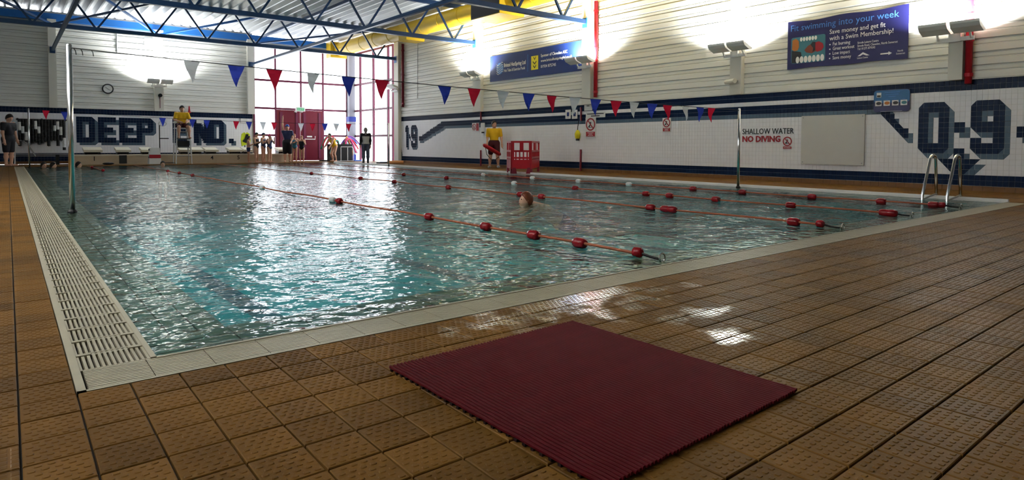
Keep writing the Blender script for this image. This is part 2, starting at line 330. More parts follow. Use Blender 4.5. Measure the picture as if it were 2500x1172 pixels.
b = MB(); b.box(((XL0 + XR0) / 2, YN0 + .007, -.028), (XR0 - XL0, .014, .06)); b.box(((XL1 + XR0) / 2, YN1 - .007, -.028), (XR0 - XL1, .014, .06)); b.obj('edge_rail', MT['grate'], g)
GN = .185; m = MB(); hh = YN1 - YN0 - .03; ns = 12
for k in range(ns + 1): m.box((0, -hh / 2 + hh * k / ns, -.008), (GN - .003, hh / ns * .72, .016))
for xx in (-GN / 2 + .01, GN / 2 - .01): m.box((xx, 0, -.014), (.014, hh, .014))
gm = m.mesh('grating_panel', MT['grate'])
n = int((XR0 - XL0 - .03) / GN)
for k in range(n): put('grating_panel', gm, (XL0 + .03 + GN * (k + .5), (YN0 + YN1) / 2, -.001), g)
g = thing('drain_grating', (XR0, YN1, 0), 'narrow white drain strip along the right pool side', 'grating', kind='structure')
b = MB(); b.box(((XR1 + XR0) / 2, (YN1 + YF0) / 2, -.12), (XR0 - XR1, YF0 - YN1, .06)); b.obj('trough', MT['trough'], g)
m = MB()
for k in range(5): m.box((-.048 + .024 * k, 0, -.008), (.017, .49, .016))
for yy in (-.24, .24): m.box((0, yy, -.008), (.11, .012, .016))
gm = m.mesh('grating_panel', MT['float_white'])
for k in range(int((YF0 - YN1) / .5)): put('grating_panel', gm, ((XR1 + XR0) / 2, YN1 + .5 * (k + .5), 0), g)
MB().box((XR0 - .02, (YN1 + YF0) / 2, .012), (.05, YF0 - YN1, .045)).obj('edge_lip', MT['float_white'], g)
# ---- coping shelf just under the water, and the basin
cop = thing('pool_coping', (XC, YC, -.03), 'brown tiled coping shelf under the overflowing pool edge', 'coping', kind='structure')
b = MB()
for x0, x1, y0, y1 in ((XL1, XC, YN1, YF0), (XC, XR, YN1, YC), (XR, XR1, YN1, YF0), (XC, XR, YF, YF0)):
    b.box(((x0 + x1) / 2, (y0 + y1) / 2, -.09), (x1 - x0, y1 - y0, .1))
b.obj('bed', MT['coping_joint'], cop)
m = MB(); m.fr((0, 0, -.006), np.eye(3), (1, 1, .012)); cm = m.mesh('coping_tile', MT['coping'])
def ctile(x0, x1, y0, y1):
    o = put('coping_tile', cm, ((x0 + x1) / 2, (y0 + y1) / 2, -.026), cop); o.scale = (x1 - x0 - .007, y1 - y0 - .007, 1)
xs = (XL1, .505, .61, XC); ys = (YN1, 2.645, 2.76, YC)
y = YC
k = 0
while y < 11:
    for q in range(3): ctile(xs[q], xs[q + 1], y, y + .3)
    y += .3
b = MB()
while y < YF0 - .2:
    for q in range(3): b.box(((xs[q] + xs[q + 1]) / 2, y + .15, -.032), (xs[q + 1] - xs[q] - .007, .293, .012))
    y += .3
y = YN1
while y < YF0 - .2:
    for q in range(3): b.box((XR + .05 + .1 * q, y + .15, -.032), (.093, .293, .012))
    y += .3
tag(b.obj('far_coping_tiles', MT['coping'], cop), kind='stuff')
x = XL1
while x < XR - .01:
    x1 = min(x + (.32 if x < XL1 + .01 else .3), XR)
    for q in range(3): ctile(x, x1, ys[q], ys[q + 1])
    x = x1
bas = thing('pool_basin', ((XC + XR) / 2, (YC + YF) / 2, -1.9), 'teal tiled swimming pool basin deepening to the far end', 'pool', kind='structure')
b = MB(); z0, z1 = -.9, -1.9
c = [(XC, YC, z0), (XR, YC, z0), (XR, 15, z0 - .25), (XC, 15, z0 - .25), (XR, YF, z1), (XC, YF, z1)]
t = [(XC, YC, -.03), (XR, YC, -.03), (XR, 15, -.03), (XC, 15, -.03), (XR, YF, -.03), (XC, YF, -.03)]
b.add(c, [(0, 1, 2, 3), (3, 2, 4, 5)])
b.add([c[0], c[1], t[0], t[1]], [(1, 0, 2, 3)]); b.add([c[4], c[5], t[4], t[5]], [(0, 2, 3, 1)])
b.add([c[0], c[3], c[5], t[0], t[3], t[5]], [(0, 1, 4, 3), (1, 2, 5, 4)]); b.add([c[1], c[2], c[4], t[1], t[2], t[4]], [(0, 3, 4, 1), (1, 4, 5, 2)])
b.obj('basin_shell', MT['pool'], bas)
for lx in (2.0, 4.65, 6.9, 8.5, 9.9):
    b = MB(); b.add([(lx - .12, 4.2, z0 - .02 + .004), (lx + .12, 4.2, z0 - .02 + .004), (lx + .12, 15, z0 - .246), (lx - .12, 15, z0 - .246), (lx + .12, 23.8, z1 + .105), (lx - .12, 23.8, z1 + .105)], [(0, 1, 2, 3), (3, 2, 4, 5)])
    b.obj('lane_marking', MT['lane'], bas)
# ---- water: one rippled surface that overflows onto the coping
nx, ny = 150, 330
gx = np.linspace(XL1 + .002, XR1 - .002, nx); gy = YN1 + (YF0 - YN1 - .004) * np.linspace(0, 1, ny) ** 1.35 + .002
X, Y = np.meshgrid(gx, gy); Z = np.zeros_like(X)
for k in range(46):
    lam = .36 * 3.2 ** rng.random(); th = rng.normal(math.pi / 2 + .25, .75); ph = rng.random() * 6.28
    Z += .0021 * lam ** 1.05 * np.sin(2 * math.pi / lam * (X * math.cos(th) + Y * math.sin(th)) + ph) * .62
ed = np.minimum.reduce([(X - XL1) / .5, (XR1 - X) / .5, (Y - YN1) / .5, (YF0 - Y) / .5]); Z *= np.clip(ed, .12, 1)
Z += -.012
V = np.stack([X, Y, Z], -1).reshape(-1, 3)
ii = np.arange(nx * ny).reshape(ny, nx); Fq = np.stack([ii[:-1, :-1], ii[:-1, 1:], ii[1:, 1:], ii[1:, :-1]], -1).reshape(-1, 4)
m = MB(); m.V = V.tolist(); m.F = [tuple(f) for f in Fq.tolist()]; m.M = [0] * len(m.F)
tag(m.obj('pool_water', MT['water'], smooth=True), 'rippling teal pool water with bright window reflections', 'water', kind='stuff')
# ---------------------------------------------------------------- tiled walls
def inpoly(p, poly):
    x, y = p; r = False; n = len(poly)
    for i in range(n):
        x1, y1 = poly[i]; x2, y2 = poly[(i + 1) % n]
        if (y1 > y) != (y2 > y) and x < (x2 - x1) * (y - y1) / (y2 - y1) + x1: r = not r
    return r
COLS = ['white_tile', 'navy_tile', 'grey_tile']
QT = (((0, 0), (1, 0), (.5, .5)), ((1, 0), (1, 1), (.5, .5)), ((1, 1), (0, 1), (.5, .5)), ((0, 1), (0, 0), (.5, .5)))
def tiled(wall, o, fr, nu, nv, cu_, cell, cfn, prox, limit, joint=.0014, pr=.006):
    """prox(iu, iv) gives how large a coloured cell shows; the largest `limit` cells become tiles of their own."""
    u, v, nn = fr; o = np.asarray(o, float); cells = []
    for iu in range(nu):
        for iv in range(nv):
            q = [cfn(iu + .5, iv + .17), cfn(iu + .83, iv + .5), cfn(iu + .5, iv + .83), cfn(iu + .17, iv + .5)]
            cells.append((iu, iv, q))
    cells.sort(key=lambda c: -prox(c[0], c[1], c[2]))
    R3 = Matrix((u, v, nn)).transposed(); rot = R3.to_euler()
    share = []
    for c_ in COLS:
        m = MB(); h = cell / 2 - joint / 2; e = .0015
        g_ = cu_ / 2 - joint / 2; m.add([(-g_, -h, 0), (g_, -h, 0), (g_, h, 0), (-g_, h, 0), (-g_ + e, -h + e, pr), (g_ - e, -h + e, pr), (g_ - e, h - e, pr), (-g_ + e, h - e, pr)],
              [(4, 5, 6, 7)] + [(i, (i + 1) % 4, 4 + (i + 1) % 4, 4 + i) for i in range(4)])
        share.append(m.mesh('tile', MT[c_]))
    big = MB(); done = 0
    for iu, iv, q in cells:
        pc = o + u * (iu + .5) * cu_ + v * (iv + .5) * cell
        if q[0] == q[1] == q[2] == q[3]:
            if done < limit and prox(iu, iv, q) > 0:
                put('tile', share[q[0]], pc, wall, rot); done += 1
            else:
                h = cell / 2 - joint / 2; e = .001; g_ = cu_ / 2 - joint / 2
                big.add([pc + u * a * g_ + v * c2 * h for a, c2 in ((-1, -1), (1, -1), (1, 1), (-1, 1))] + [pc + u * a * (g_ - e) + v * c2 * (h - e) + nn * pr for a, c2 in ((-1, -1), (1, -1), (1, 1), (-1, 1))],
                        [(4, 5, 6, 7), (0, 1, 5, 4), (1, 2, 6, 5), (2, 3, 7, 6), (3, 0, 4, 7)], q[0])
        else:
            for k in range(4):
                big.add([o + u * (iu + .008 + a * .984) * cu_ + v * (iv + .008 + c2 * .984) * cell + nn * pr for a, c2 in QT[k]], [(0, 1, 2)], q[k])
    tag(big.obj('tile_field', [MT[c_] for c_ in COLS], wall), kind='stuff')
def shift(p, a, c): return [(x + a, y + c) for x, y in p]
ZERO = ([(1, 0), (5, 0), (6, 1), (6, 9), (5, 10), (1, 10), (0, 9), (0, 1)], [[(2, 2), (4, 2), (4, 8), (2, 8)]])
NINE = ([(1, 0), (5, 0), (6, 1), (6, 9), (5, 10), (1, 10), (0, 9), (0, 7), (2, 7), (2, 8), (4, 8), (4, 6), (1, 6), (0, 5), (0, 1)], [[(2, 2), (4, 2), (4, 4), (2, 4)]])
ONE = ([(1, 0), (3, 0), (3, 10), (1, 10), (1, 3), (0, 3), (0, 1)], [])
def rect(x0, y0, x1, y1): return [(x0, y0), (x1, y0), (x1, y1), (x0, y1)]
LET = dict(D=([(0, 0), (5, 0), (6, 1), (6, 9), (5, 10), (0, 10)], [rect(2, 2, 4, 8)]), E=([(0, 0), (6, 0), (6, 2), (2, 2), (2, 4), (5, 4), (5, 6), (2, 6), (2, 8), (6, 8), (6, 10), (0, 10)], []),
           P=([(0, 0), (5, 0), (6, 1), (6, 5), (5, 6), (2, 6), (2, 10), (0, 10)], [rect(2, 2, 4, 4)]), N=([(0, 0), (2, 0), (4, 4), (4, 0), (6, 0), (6, 10), (4, 10), (2, 6), (2, 10), (0, 10)], []), dot=(rect(0, 8, 2, 10), []))
# right wall: lower tiled part, upper cladding
RZ0, RC, RU = .09, .0915, .080                 # cove height, tile pitch; 20 rows
YE = onW(967, 330)[1]                # far end of the solid wall, where the glazing starts
wr = tag(MB().box((W + .105, (YE + YB) / 2, ZC / 2), (.2, YE - YB, ZC)).obj('wall_right', MT['grout']), 'long side wall with white and navy tiles under cream cladding', 'wall', kind='structure')
nu = int((YE - 0.6) / RU); zt = RZ0 + 20 * RC
uo = lambda yv: (YE - yv) / RU       # column number of a place along the wall
c0 = round(uo(onW(2240, 305)[1])); r0 = 16          # the zero: first column, row just above its top (rows count up)
cn = round(uo(onW(990, 320)[1]))
a0 = uo(onW(1085, 280)[1])
shapes = []                          # (polygon, holes) in (column, row-down from the figures' top)
for poly, holes in (ZERO,): shapes.append((shift(poly, c0, 0), [shift(h, c0, 0) for h in holes]))
shapes.append((shift(NINE[0], c0 + 10, 0), [shift(h, c0 + 10, 0) for h in NINE[1]]))
shapes.append((rect(c0 + 7, 4, c0 + 9, 6), []))
shapes.append(([(c0 + 7, 9), (c0 + 9, 9), (c0 + 9, 11), (c0 + 12, 11), (c0 + 8, 15), (c0 + 4, 11), (c0 + 7, 11)], []))
shapes.append(([(c0 - 2, 5), (c0 - 2, 7), (c0 - 3, 7), (c0 - 8, 2), (c0 - 8, 0), (c0 - 7.99, -1), (c0 - 3, 5)], []))
shapes.append(([(c0 + 18, 5), (c0 + 20, 5), (c0 + 26, -1), (c0 + 28, -1), (c0 + 20.5, 7), (c0 + 18, 7)], []))
shapes.append((shift(ONE[0], cn, 0), []))
shapes.append((rect(cn + 4, 4, cn + 5, 6), []))
shapes.append((shift(NINE[0], cn + 6, 0), [shift(h, cn + 6, 0) for h in NINE[1]]))
shapes.append(([(cn + 14, 5), (cn + 16, 5), (a0 - 2, -1), (a0 + 2, -1), (a0 + 1, 1), (cn + 17, 7), (cn + 14, 7)], []))
shapes.append(([(-1, 9), (2, 11.5), (5, 9), (6, 13), (4, 14), (6, 17), (-1, 16)], []))
def in_sh(p, dx=0, dy=0):
    for poly, holes in shapes:
        if min(q[0] for q in poly) + dx <= p[0] <= max(q[0] for q in poly) + dx:
            q = (p[0] - dx, p[1] - dy)
            if inpoly(q, poly) and not any(inpoly(q, h) for h in holes): return True
    return False
def cright(cu, rv):
    row = int(rv)
    if row < 2 or row >= 18: return 1
    strip = a0 <= cu <= c0 - 7
    if strip and row in (15, 16): return 1
    p = (cu, r0 - rv)
    if row < 17 and in_sh(p): return 1
    if strip and row == 14: return 2
    if row < 17 and in_sh(p, 1, 1): return 2
    return 0
def prox_r(iu, iv, q):
    y = YE - (iu + .5) * RU; z = RZ0 + (iv + .5) * RC
    px, py = proj((W, y, z))
    return (60 if q[0] else 40) / (13 ** 2 + y * y) if px < 2505 and iv > 1 else -1
tiled(wr, (W + .006, YE, RZ0), FW, nu, 20, RU, RC, cright, prox_r, 300, pr=.006)
b = MB(); k = 0; y = YE
while y > .5:
    b.box((W - .004, y - .075, RZ0 / 2 - .004), (.028, .146, RZ0)); y -= .15
tag(b.obj('cove_tiles', MT['cove'], wr), kind='stuff')
PROF = [(0, 0), (.030, .012), (.030, .118), (0, .130), (0, .142), (.018, .150), (.018, .205), (0, .213), (0, .225)]
def cladding(wall, o, fr, L, z0, z1):
    u, v, nn = fr; k = 0; z = z0; per = .225
    while z < z1 - .05:
        pts = [(d, z + h) for d, h in PROF if z + h <= z1 + .001]
        m = MB(); vs = []
        for d, h in pts: vs += [np.asarray(o) + v * h + nn * d, np.asarray(o) + v * h + nn * d + u * L]
        m.add(vs, [(2 * i, 2 * i + 1, 2 * i + 3, 2 * i + 2) for i in range(len(pts) - 1)])
        m.obj('cladding_panel', MT['clad'], wall); z += per
cladding(wr, (W + .002, YE, 0), FW, YE - YB, zt + .005, ZC)
b = MB(); b.box((W - .012, (YE + .5) / 2, zt + .004), (.035, YE - .5, .012)); b.obj('ledge', MT['clad'], wr)
# far wall
FC = .0975; FZ0 = .10; fzt = FZ0 + 20 * FC
XE = onD(617, 200)[0]; XFL = XB
wf = tag(MB().box(((XFL + XE) / 2, D + .105, ZC / 2), (XE - XFL, .2, ZC)).obj('wall_far', MT['grout']), 'far end wall with DEEP END tiled lettering under cream cladding', 'wall', kind='structure')
XT = -1.2
fcol = lambda px, py: (onD(px, py)[0] - XT) / FC
zrow = lambda px, py: (onD(px, py)[2] - FZ0) / FC
frt = 17
fsh = []
for ch, px in (('D', 188), ('E', 238), ('E', 287), ('P', 333), ('E', 424), ('N', 470), ('D', 513), ('dot', 560)):
    c = round(fcol(px, 310)); fsh.append((shift(LET[ch][0], c, 0), [shift(h, c, 0) for h in LET[ch][1]]))
def in_f(p, dx=0, dy=0):
    q = (p[0] - dx, p[1] - dy)
    return any(min(a[0] for a in poly) <= q[0] <= max(a[0] for a in poly) and inpoly(q, poly) and not any(inpoly(q, h) for h in holes) for poly, holes in fsh)
def cfar(cu, rv):
    row = int(rv)
    if row < 3 or row >= 18: return 1
    if in_f((cu, frt - rv)): return 1
    if in_f((cu, frt - rv), 1, 1): return 2
    return 0
tiled(wf, (XT, D + .006, FZ0), FD, int((XE - XT) / FC), 20, FC, FC, cfar, lambda *a: -1, 0, pr=.006)
b = MB(); b.box(((XT + XE) / 2, D - .008, FZ0 / 2), (XE - XT, .03, FZ0)); b.obj('cove_strip', MT['cove'], wf)
cladding(wf, (XFL, D + .002, 0), FD, XE - XFL, fzt + .005, ZC - .35)
b = MB(); b.box(((XFL + W) / 2, D - .06, ZC - .22), (W - XFL, .16, .26)); b.obj('eave_beam', MT['bright_blue'], wf)
b = MB(); b.box(((XFL + W) / 2, D - .0, ZC - .42), (W - XFL, .12, .12)); b.obj('eave_flashing', MT['grey'], wf)
# unseen walls that close the hall
tag(MB().box((XB - .1, (YB + D) / 2, ZC / 2), (.2, D - YB, ZC)).obj('wall_left', MT['plainwall']), 'plain side wall left of the pool', 'wall', kind='structure')
tag(MB().box(((XB + W) / 2, YB - .1, ZC / 2), (W - XB, .2, ZC)).obj('wall_back', MT['plainwall']), 'plain wall behind the viewer', 'wall', kind='structure')
# ---- columns
def column(px0, px1, py, wall, ztop, label, zbot=None):
    if wall == 'R':
        y0, y1 = onW(px0, py)[1], onW(px1, py)[1]; z0 = zt if zbot is None else zbot
        b = MB(); b.box((W - .07, (y0 + y1) / 2, (z0 + ztop) / 2), (.16, abs(y1 - y0) * .8, ztop - z0)); b.box((W - .07, (y0 + y1) / 2, ztop - .06), (.2, abs(y1 - y0) * .9, .12))
        base = (W - .07, (y0 + y1) / 2, z0)
    else:
        x0, x1 = onD(px0, py)[0], onD(px1, py)[0]; z0 = fzt if zbot is None else zbot
        b = MB(); b.box(((x0 + x1) / 2, D - .08, (z0 + ztop) / 2), (x1 - x0, .18, ztop - z0)); b.box(((x0 + x1) / 2, D - .08, ztop - .06), ((x1 - x0) * 1.1, .22, .12))
        base = ((x0 + x1) / 2, D - .08, z0)
    o = tag(b.obj('column', MT['column']), label, 'column', kind='structure'); return base
CR = [column(2318, 2362, 130, 'R', ZC - .05, 'cream column carrying floodlights above the number 0-9'), column(1788, 1822, 150, 'R', ZC - .05, 'cream column left of the dark swim banner'),
      column(1427, 1453, 150, 'R', ZC - .05, 'cream column right of the blue sponsor banner'), column(1160, 1184, 180, 'R', ZC - .05, 'cream column left of the blue sponsor banner')]
CE = column(968, 981, 200, 'R', ZC - .05, 'cream column between glazing and cladding at the wall end', 0.0)
CF = [column(118, 138, 180, 'F', ZC - .3, 'cream column on the far wall behind the left flag post'), column(374, 397, 180, 'F', ZC - .3, 'cream column behind the far floodlight pair'),
      column(602, 618, 180, 'F', ZC - .3, 'cream column at the left edge of the glazing', fzt)]
cc = thing('column', (W - .15, D - .15, 0), 'white corner column with blue bands beside the red doors', 'column', kind='structure')
b = MB(); b.box((W - .15, D - .15, 2.5), (.3, .3, 5.0)); b.obj('shaft', MT['corner_column'], cc)
b = MB(); b.box((W - .15, D - .15, fzt - .1), (.36, .36, .24)); b.box((W - .15, D - .15, .14), (.36, .36, .28)); b.obj('blue_band', MT['flag_blue'], cc)
b = MB(); b.box((W - .15, D - .15, 1.1), (.34, .34, 1.62)); b.obj('white_casing', MT['corner_column'], cc)
# ---- glazing
def zD(px, py): return onD(px, py)[2]
ZT1, ZT2, ZT3 = zD(700, 199), zD(700, 266), .85
w1 = thing('window_1', (XE, D, 0), 'bright glazed end wall with dark red mullions around the red doors', 'window', kind='structure')
xm = [XE + .04, onD(672, 220)[0], onD(734, 220)[0], onD(788, 220)[0], W - .3]
wt = ZC - .48
DX0, DX1, DZ = xm[1], xm[3], ZT2 - .04
def framebar(p0, p1, par, wd=.07): b = MB(); b.bar(p0, p1, wd, .09); b.obj('mullion', MT['frame'], par)
for i, x in enumerate(xm):
    framebar((x, D, 0 if i not in (2,) else DZ), (x, D, wt), w1)
for z in (ZT1, ZT2, wt - .04):
    framebar((xm[0], D, z), (xm[-1], D, z), w1, .06)
framebar((xm[0], D, ZT3 + .3), (xm[1], D, ZT3 + .3), w1, .06); framebar((xm[3], D, ZT3 + .3), (xm[-1], D, ZT3 + .3), w1, .06)
def pane(par, a, c):
    a = np.asarray(a, float); c = np.asarray(c, float); b = MB()
    b.fr((a + c) / 2, np.eye(3), np.maximum(np.abs(c - a), .006)); b.obj('pane', MT['glass'], par)
for i in range(4):
    for z0, z1 in ((.05, ZT3 + .3), (ZT3 + .3, ZT2), (ZT2, ZT1), (ZT1, wt)):
        if i in (1, 2) and z1 <= ZT2 + .01: continue
        pane(w1, (xm[i] + .04, D + .03, z0 + .03), (xm[i + 1] - .04, D + .036, z1 - .03))
dr = thing('door_1', ((DX0 + DX1) / 2, D - .02, 0), 'dark red double exit doors with white push bar', 'door', kind='structure')
for s0, s1 in ((DX0 + .04, (DX0 + DX1) / 2 - .01), ((DX0 + DX1) / 2 + .01, DX1 - .04)):
    b = MB(); b.box(((s0 + s1) / 2, D - .02, DZ / 2), (s1 - s0, .06, DZ - .02)); lf = b.obj('door_leaf', MT['maroon'], dr)
    for fx in (.18, .86):
        b = MB(); b.box((s0 + (s1 - s0) * fx, D - .06, DZ / 2), (.12, .03, DZ - .2)); b.obj('stile', MT['frame'], lf)
x0, x1 = onD(742, 340)[0], onD(767, 340)[0]; zb = onD(755, 340)[2]
b = MB(); b.tube([(x0, D - .12, zb), (x1, D - .12, zb), (x1, D - .12, zb + .14)], .022, 8, caps=True); b.obj('push_bar', MT['white'], dr)
b = MB(); b.box(((x0 + x1) / 2, D - .06, zb + .12), (.25, .02, .07)); b.obj('door_notice', MT['white'], dr)
w2 = thing('window_2', (W, (YE + D) / 2, 0), 'bright glazed side bay with dark red mullions right of the corner column', 'window', kind='structure')
ym = [D - .3] + [onW(px, 250)[1] for px in (880, 912, 948)] + [YE + .25]
for y in ym[1:]: framebar((W, y, 0), (W, y, wt), w2, .09)
for z in (ZT1, ZT2, ZT3 + .3, wt - .04): framebar((W, ym[0], z), (W, ym[-1], z), w2, .06)
for i in range(4):
    for z0, z1 in ((.05, ZT3 + .3), (ZT3 + .3, ZT2), (ZT2, ZT1), (ZT1, wt)):
        pane(w2, (W + .03, ym[i + 1] + .05, z0 + .03), (W + .036, ym[i] - .05, z1 - .03))
# ---- roof: corrugated deck, trusses, bracing
ce = thing('ceiling', ((XB + W) / 2, (YB + D) / 2, ZC), 'corrugated metal roof deck above blue trusses', 'ceiling', kind='structure')
per = .33; x = XB - .1; m = MB()
pp = [(0, 0), (.05, 0), (.16, .12), (.22, .12), (.33, 0)]
while x < W + .2:
    k = 0
    vs = []
    for dx, dz in pp: vs += [(x + dx, YB - .1, ZC + dz), (x + dx, D + .15, ZC + dz)]
    m.add(vs, [(2 * i, 2 * i + 2, 2 * i + 3, 2 * i + 1) for i in range(len(pp) - 1)]); x += per
m.obj('deck_sheet', MT['deck'], ce)
b = MB(); b.box(((XB + W) / 2, (YB + D) / 2, ZC + .3), (W - XB + 1, D - YB + 1, .1)); b.obj('roof_board', MT['plainwall'], ce)
YT = [onW(970, 145)[1] - .1, onW(1166, 106)[1], onW(1437, 58)[1], onW(1805, 5)[1], CR[0][1], -.5]
ZLO = 4.25
names = ['blue lattice roof truss nearest the far wall', 'blue lattice roof truss ending left of the sponsor banner', 'blue lattice roof truss ending right of the sponsor banner', 'blue roof truss end above the middle right column', 'blue roof truss above the number 0-9', 'blue roof truss overhead']
for i, y in enumerate(YT):
    zl = onW(970, 145)[2] if i == 0 else onW(1166, 106)[2] if i == 1 else ZLO
    zh = ZC - .06
    t = thing('roof_truss', (5, y, zl), names[i], 'truss', kind='structure')
    MB().bar((XB, y, zl), (W - .15, y, zl), .13, .12).obj('bottom_chord', MT['steel_blue'], t)
    MB().bar((XB, y, zh), (W - .15, y, zh), .13, .12).obj('top_chord', MT['steel_blue'], t)
    MB().box((W - .12, y, zl - .03), (.08, .2, .28)).obj('bearing_plate', MT['bright_blue'], t)  # brighter blue stands for light falling on the truss end
    x = W - 1.0; st = 1.62
    while x > XB + .5:
        MB().bar((x, y, zl), (x + st / 2 - .05, y, zh), .055, .055, up=(0, 1, 0)).obj('web_member', MT['steel_blue'], t)
        MB().bar((x, y, zl), (x - st / 2 + .05, y, zh), .055, .055, up=(0, 1, 0)).obj('web_member', MT['steel_blue'], t); x -= st
pr_ = [(onD(612, 158, D - .2), 'long blue tie bar rising from the column beside the glazing'), (onD(128, 122, D - .2), 'long blue tie bar rising from the left far column')]
for p, lb in pr_:
    o = thing('tie_bar', p, lb, 'brace', kind='structure')
    MB().bar(p, (p[0], YB + .2, p[2]), .09, .09).obj('bar', MT['steel_blue'], o); MB().box((p[0], D - .2, p[2]), (.16, .1, .22)).obj('end_plate', MT['steel_blue'], o)
q = onD(835, 62, 20); q = (q[0], D - .3, ZC - .12)
tag(MB().bar((q[0], D - .3, ZC - .14), (q[0], YB, ZC - .14), .1, .1).obj('roof_purlin', MT['steel_blue']), 'blue purlin under the deck near the yellow duct', 'purlin', kind='structure')
for k, (cx, dxs) in enumerate(((CF[1][0], (-2.3, 2.6)), (CF[0][0], (-2.4, 2.6)), (CF[2][0], (3.6,)))):
    for dx in dxs:
        side = 'left' if dx < 0 else 'right'
        tag(MB().bar((cx, D - .25, ZC - .5), (cx + dx, YT[0], ZC - .12), .07, .07).obj('wind_brace', MT['bright_blue'] if k == 0 else MT['steel_blue']),
            f'diagonal roof brace leaning {side} from ' + ('the column behind the far floodlights' if k == 0 else 'the leftmost far column' if k == 1 else 'the column at the glazing edge'), 'brace', kind='structure')
# starting platform along the far end
PX0, PX1 = onD(176, 385, 27.0)[0], onD(708, 385, 27.0)[0]
PYF, PYB, PH = 26.75, 27.7, .36
pl = thing('starting_platform', ((PX0 + PX1) / 2, (PYF + PYB) / 2, 0), 'low tan starting platform along the deep end', 'platform', kind='structure')
MB().box(((PX0 + PX1) / 2, (PYF + PYB) / 2, PH / 2 - .005), (PX1 - PX0, PYB - PYF, PH)).obj('platform_body', mat('platform_tile', (.50, .40, .28), .45, var=.1), pl)
MB().box(((PX0 + PX1) / 2, PYF - .005, PH - .03), (PX1 - PX0, .03, .04)).obj('platform_lip', MT['offwhite'], pl)
# ================================================================ THINGS
ORD = 'first second third fourth fifth sixth seventh eighth ninth tenth eleventh twelfth thirteenth fourteenth fifteenth'.split()
# ---- floodlight pairs on the columns (their own light points up the wall)
def uplight(base, wall, label, pz, width=.92, n_l=2, lit=True):
    """base: column place; pz: height of the bracket"""
    if wall == 'R': u, nn = -EY, -EX
    elif wall == 'L': u, nn = EY, EX
    else: u, nn = EX, -EY
    o = np.array([base[0], base[1], pz]); t = thing('floodlight', o, label, 'floodlight', 'floodlight pairs on the columns')
    b = MB(); b.fr(o + nn * .12 + EZ * -.16, (u, EZ, nn), (.55, .07, .05)); b.fr(o + nn * .12 + EZ * -.13, (u, EZ, nn), (.18, .14, .06)); b.obj('bracket', MT['white'], t)
    for s in (-.24, .24): MB().bar(o + nn * .14 + u * s - EZ * .16, o + nn * .26 + u * s, .03, .03).obj('arm', MT['white'], t)
    for s in ((-1, 1) if n_l == 2 else (1,)):
        c = o + u * s * width / 4 * 1.02 + nn * .34
        n2 = EZ * .94 - nn * .34; v2 = np.cross(n2, u); v2 /= np.linalg.norm(v2); n2 = n2 / np.linalg.norm(n2)
        prof = [(-.10, -.05), (.10, -.05), (.17, -.01), (.19, .03), (-.19, .03), (-.17, -.01)]
        m = MB(); m.prism([(a, e) for a, e in prof], c - u * width * .23, v2, n2, u, width * .46)
        h = m.obj('lamp_housing', MT['grey' if False else 'white'], t)
        m = MB(); m.fr(c + n2 * .034, (u, v2, n2), (width * .42, .33, .006)); m.obj('lens', MT['lamp_glow' if lit else 'white'], h)
        if not lit: continue
        ld = bpy.data.lights.new('floodlight_lamp', 'AREA'); ld.shape = 'RECTANGLE'; ld.size = width * .4; ld.size_y = .28; ld.energy = UPLIGHT_FILL_W if wall == 'L' else UPLIGHT_W; ld.color = (.97, 1.0, .985); ld.spread = math.radians(150)
        lo = bpy.data.objects.new('floodlight_lamp', ld); col.objects.link(lo); lo.parent = t
        R_ = Matrix((u, -v2, -n2)).transposed()
        if R_.determinant() < 0: R_ = Matrix((u, v2, -n2)).transposed()
        lo.matrix_local = Matrix.Translation(Vector(c + n2 * .05 - o)) @ R_.to_4x4()
uplight(CR[0], 'R', 'white floodlight pair on the column above the number 0-9', onW(2325, 72, W - .3)[2])
uplight(CR[1], 'R', 'white floodlight pair left of the dark swim banner', onW(1780, 118, W - .3)[2])
uplight(CR[2], 'R', 'white floodlight pair overlapping the right end of the sponsor banner', onW(1412, 150, W - .3)[2])
uplight(CR[3], 'R', 'white floodlight pair left of the sponsor banner', onW(1140, 184, W - .3)[2])
uplight(CE, 'R', 'white floodlight pair in front of the side glazing edge', onW(962, 212, W - .3)[2], lit=False)
uplight(CF[1], 'F', 'white floodlight pair above the deep end lettering', onD(390, 200, D - .3)[2])
for k, y in enumerate((YT[4], YT[3], YT[2])):
    b = MB(); b.box((XB + .07, y, ZC / 2), (.16, .3, ZC)); tag(b.obj('column', MT['column']), 'cream column on the left side wall, ' + ORD[k] + ' from the shallow end', 'column', kind='structure')
    uplight((XB + .07, y, 0), 'L', 'added unseen fill floodlight pair on the left wall, ' + ORD[k] + ' from the shallow end', 3.0)  # unseen lamps, added to brighten the right wall and floor
# ---- yellow ventilation duct
dxc, dr_ = 12.05, .30
pe = onD(848, 122, D - .6); dz = pe[2] - .05
yj = [D - .5] + [onW(1002, 100, dxc)[1], onW(1215, 30, dxc)[1]]
dt = thing('ventilation_duct', (dxc, 14, dz), 'long yellow round ventilation duct under the roof by the right wall', 'duct')
ys_ = list(np.arange(YB + .3, D - .6, 1.6)) + [D - .6]
MB().tube([(dxc, y, dz) for y in ys_], dr_, 20).obj('duct_pipe', MT['duct'], dt, smooth=True)
for y in np.arange(1.5, D - .8, 1.25):
    MB().tube([(dxc, y - .02, dz), (dxc, y + .02, dz)], dr_ + .012, 20).obj('seam_band', MT['duct'], dt)
MB().box((dxc - .05, D - .5, dz - .02), (.78, .5, .72)).obj('end_box', MT['duct'], dt)
MB().box((dxc + .05, yj[1], dz - .12), (.78, .6, .62)).obj('branch_box', MT['duct'], dt)
bx = MB().box((dxc - .02, yj[2], dz - .02), (.95, 1.5, .78)).obj('damper_box', MT['duct'], dt)
MB().box((dxc - .505, yj[2], dz - .02), (.02, 1.44, .74)).obj('damper_panel', MT['dark'], bx)
b = MB()
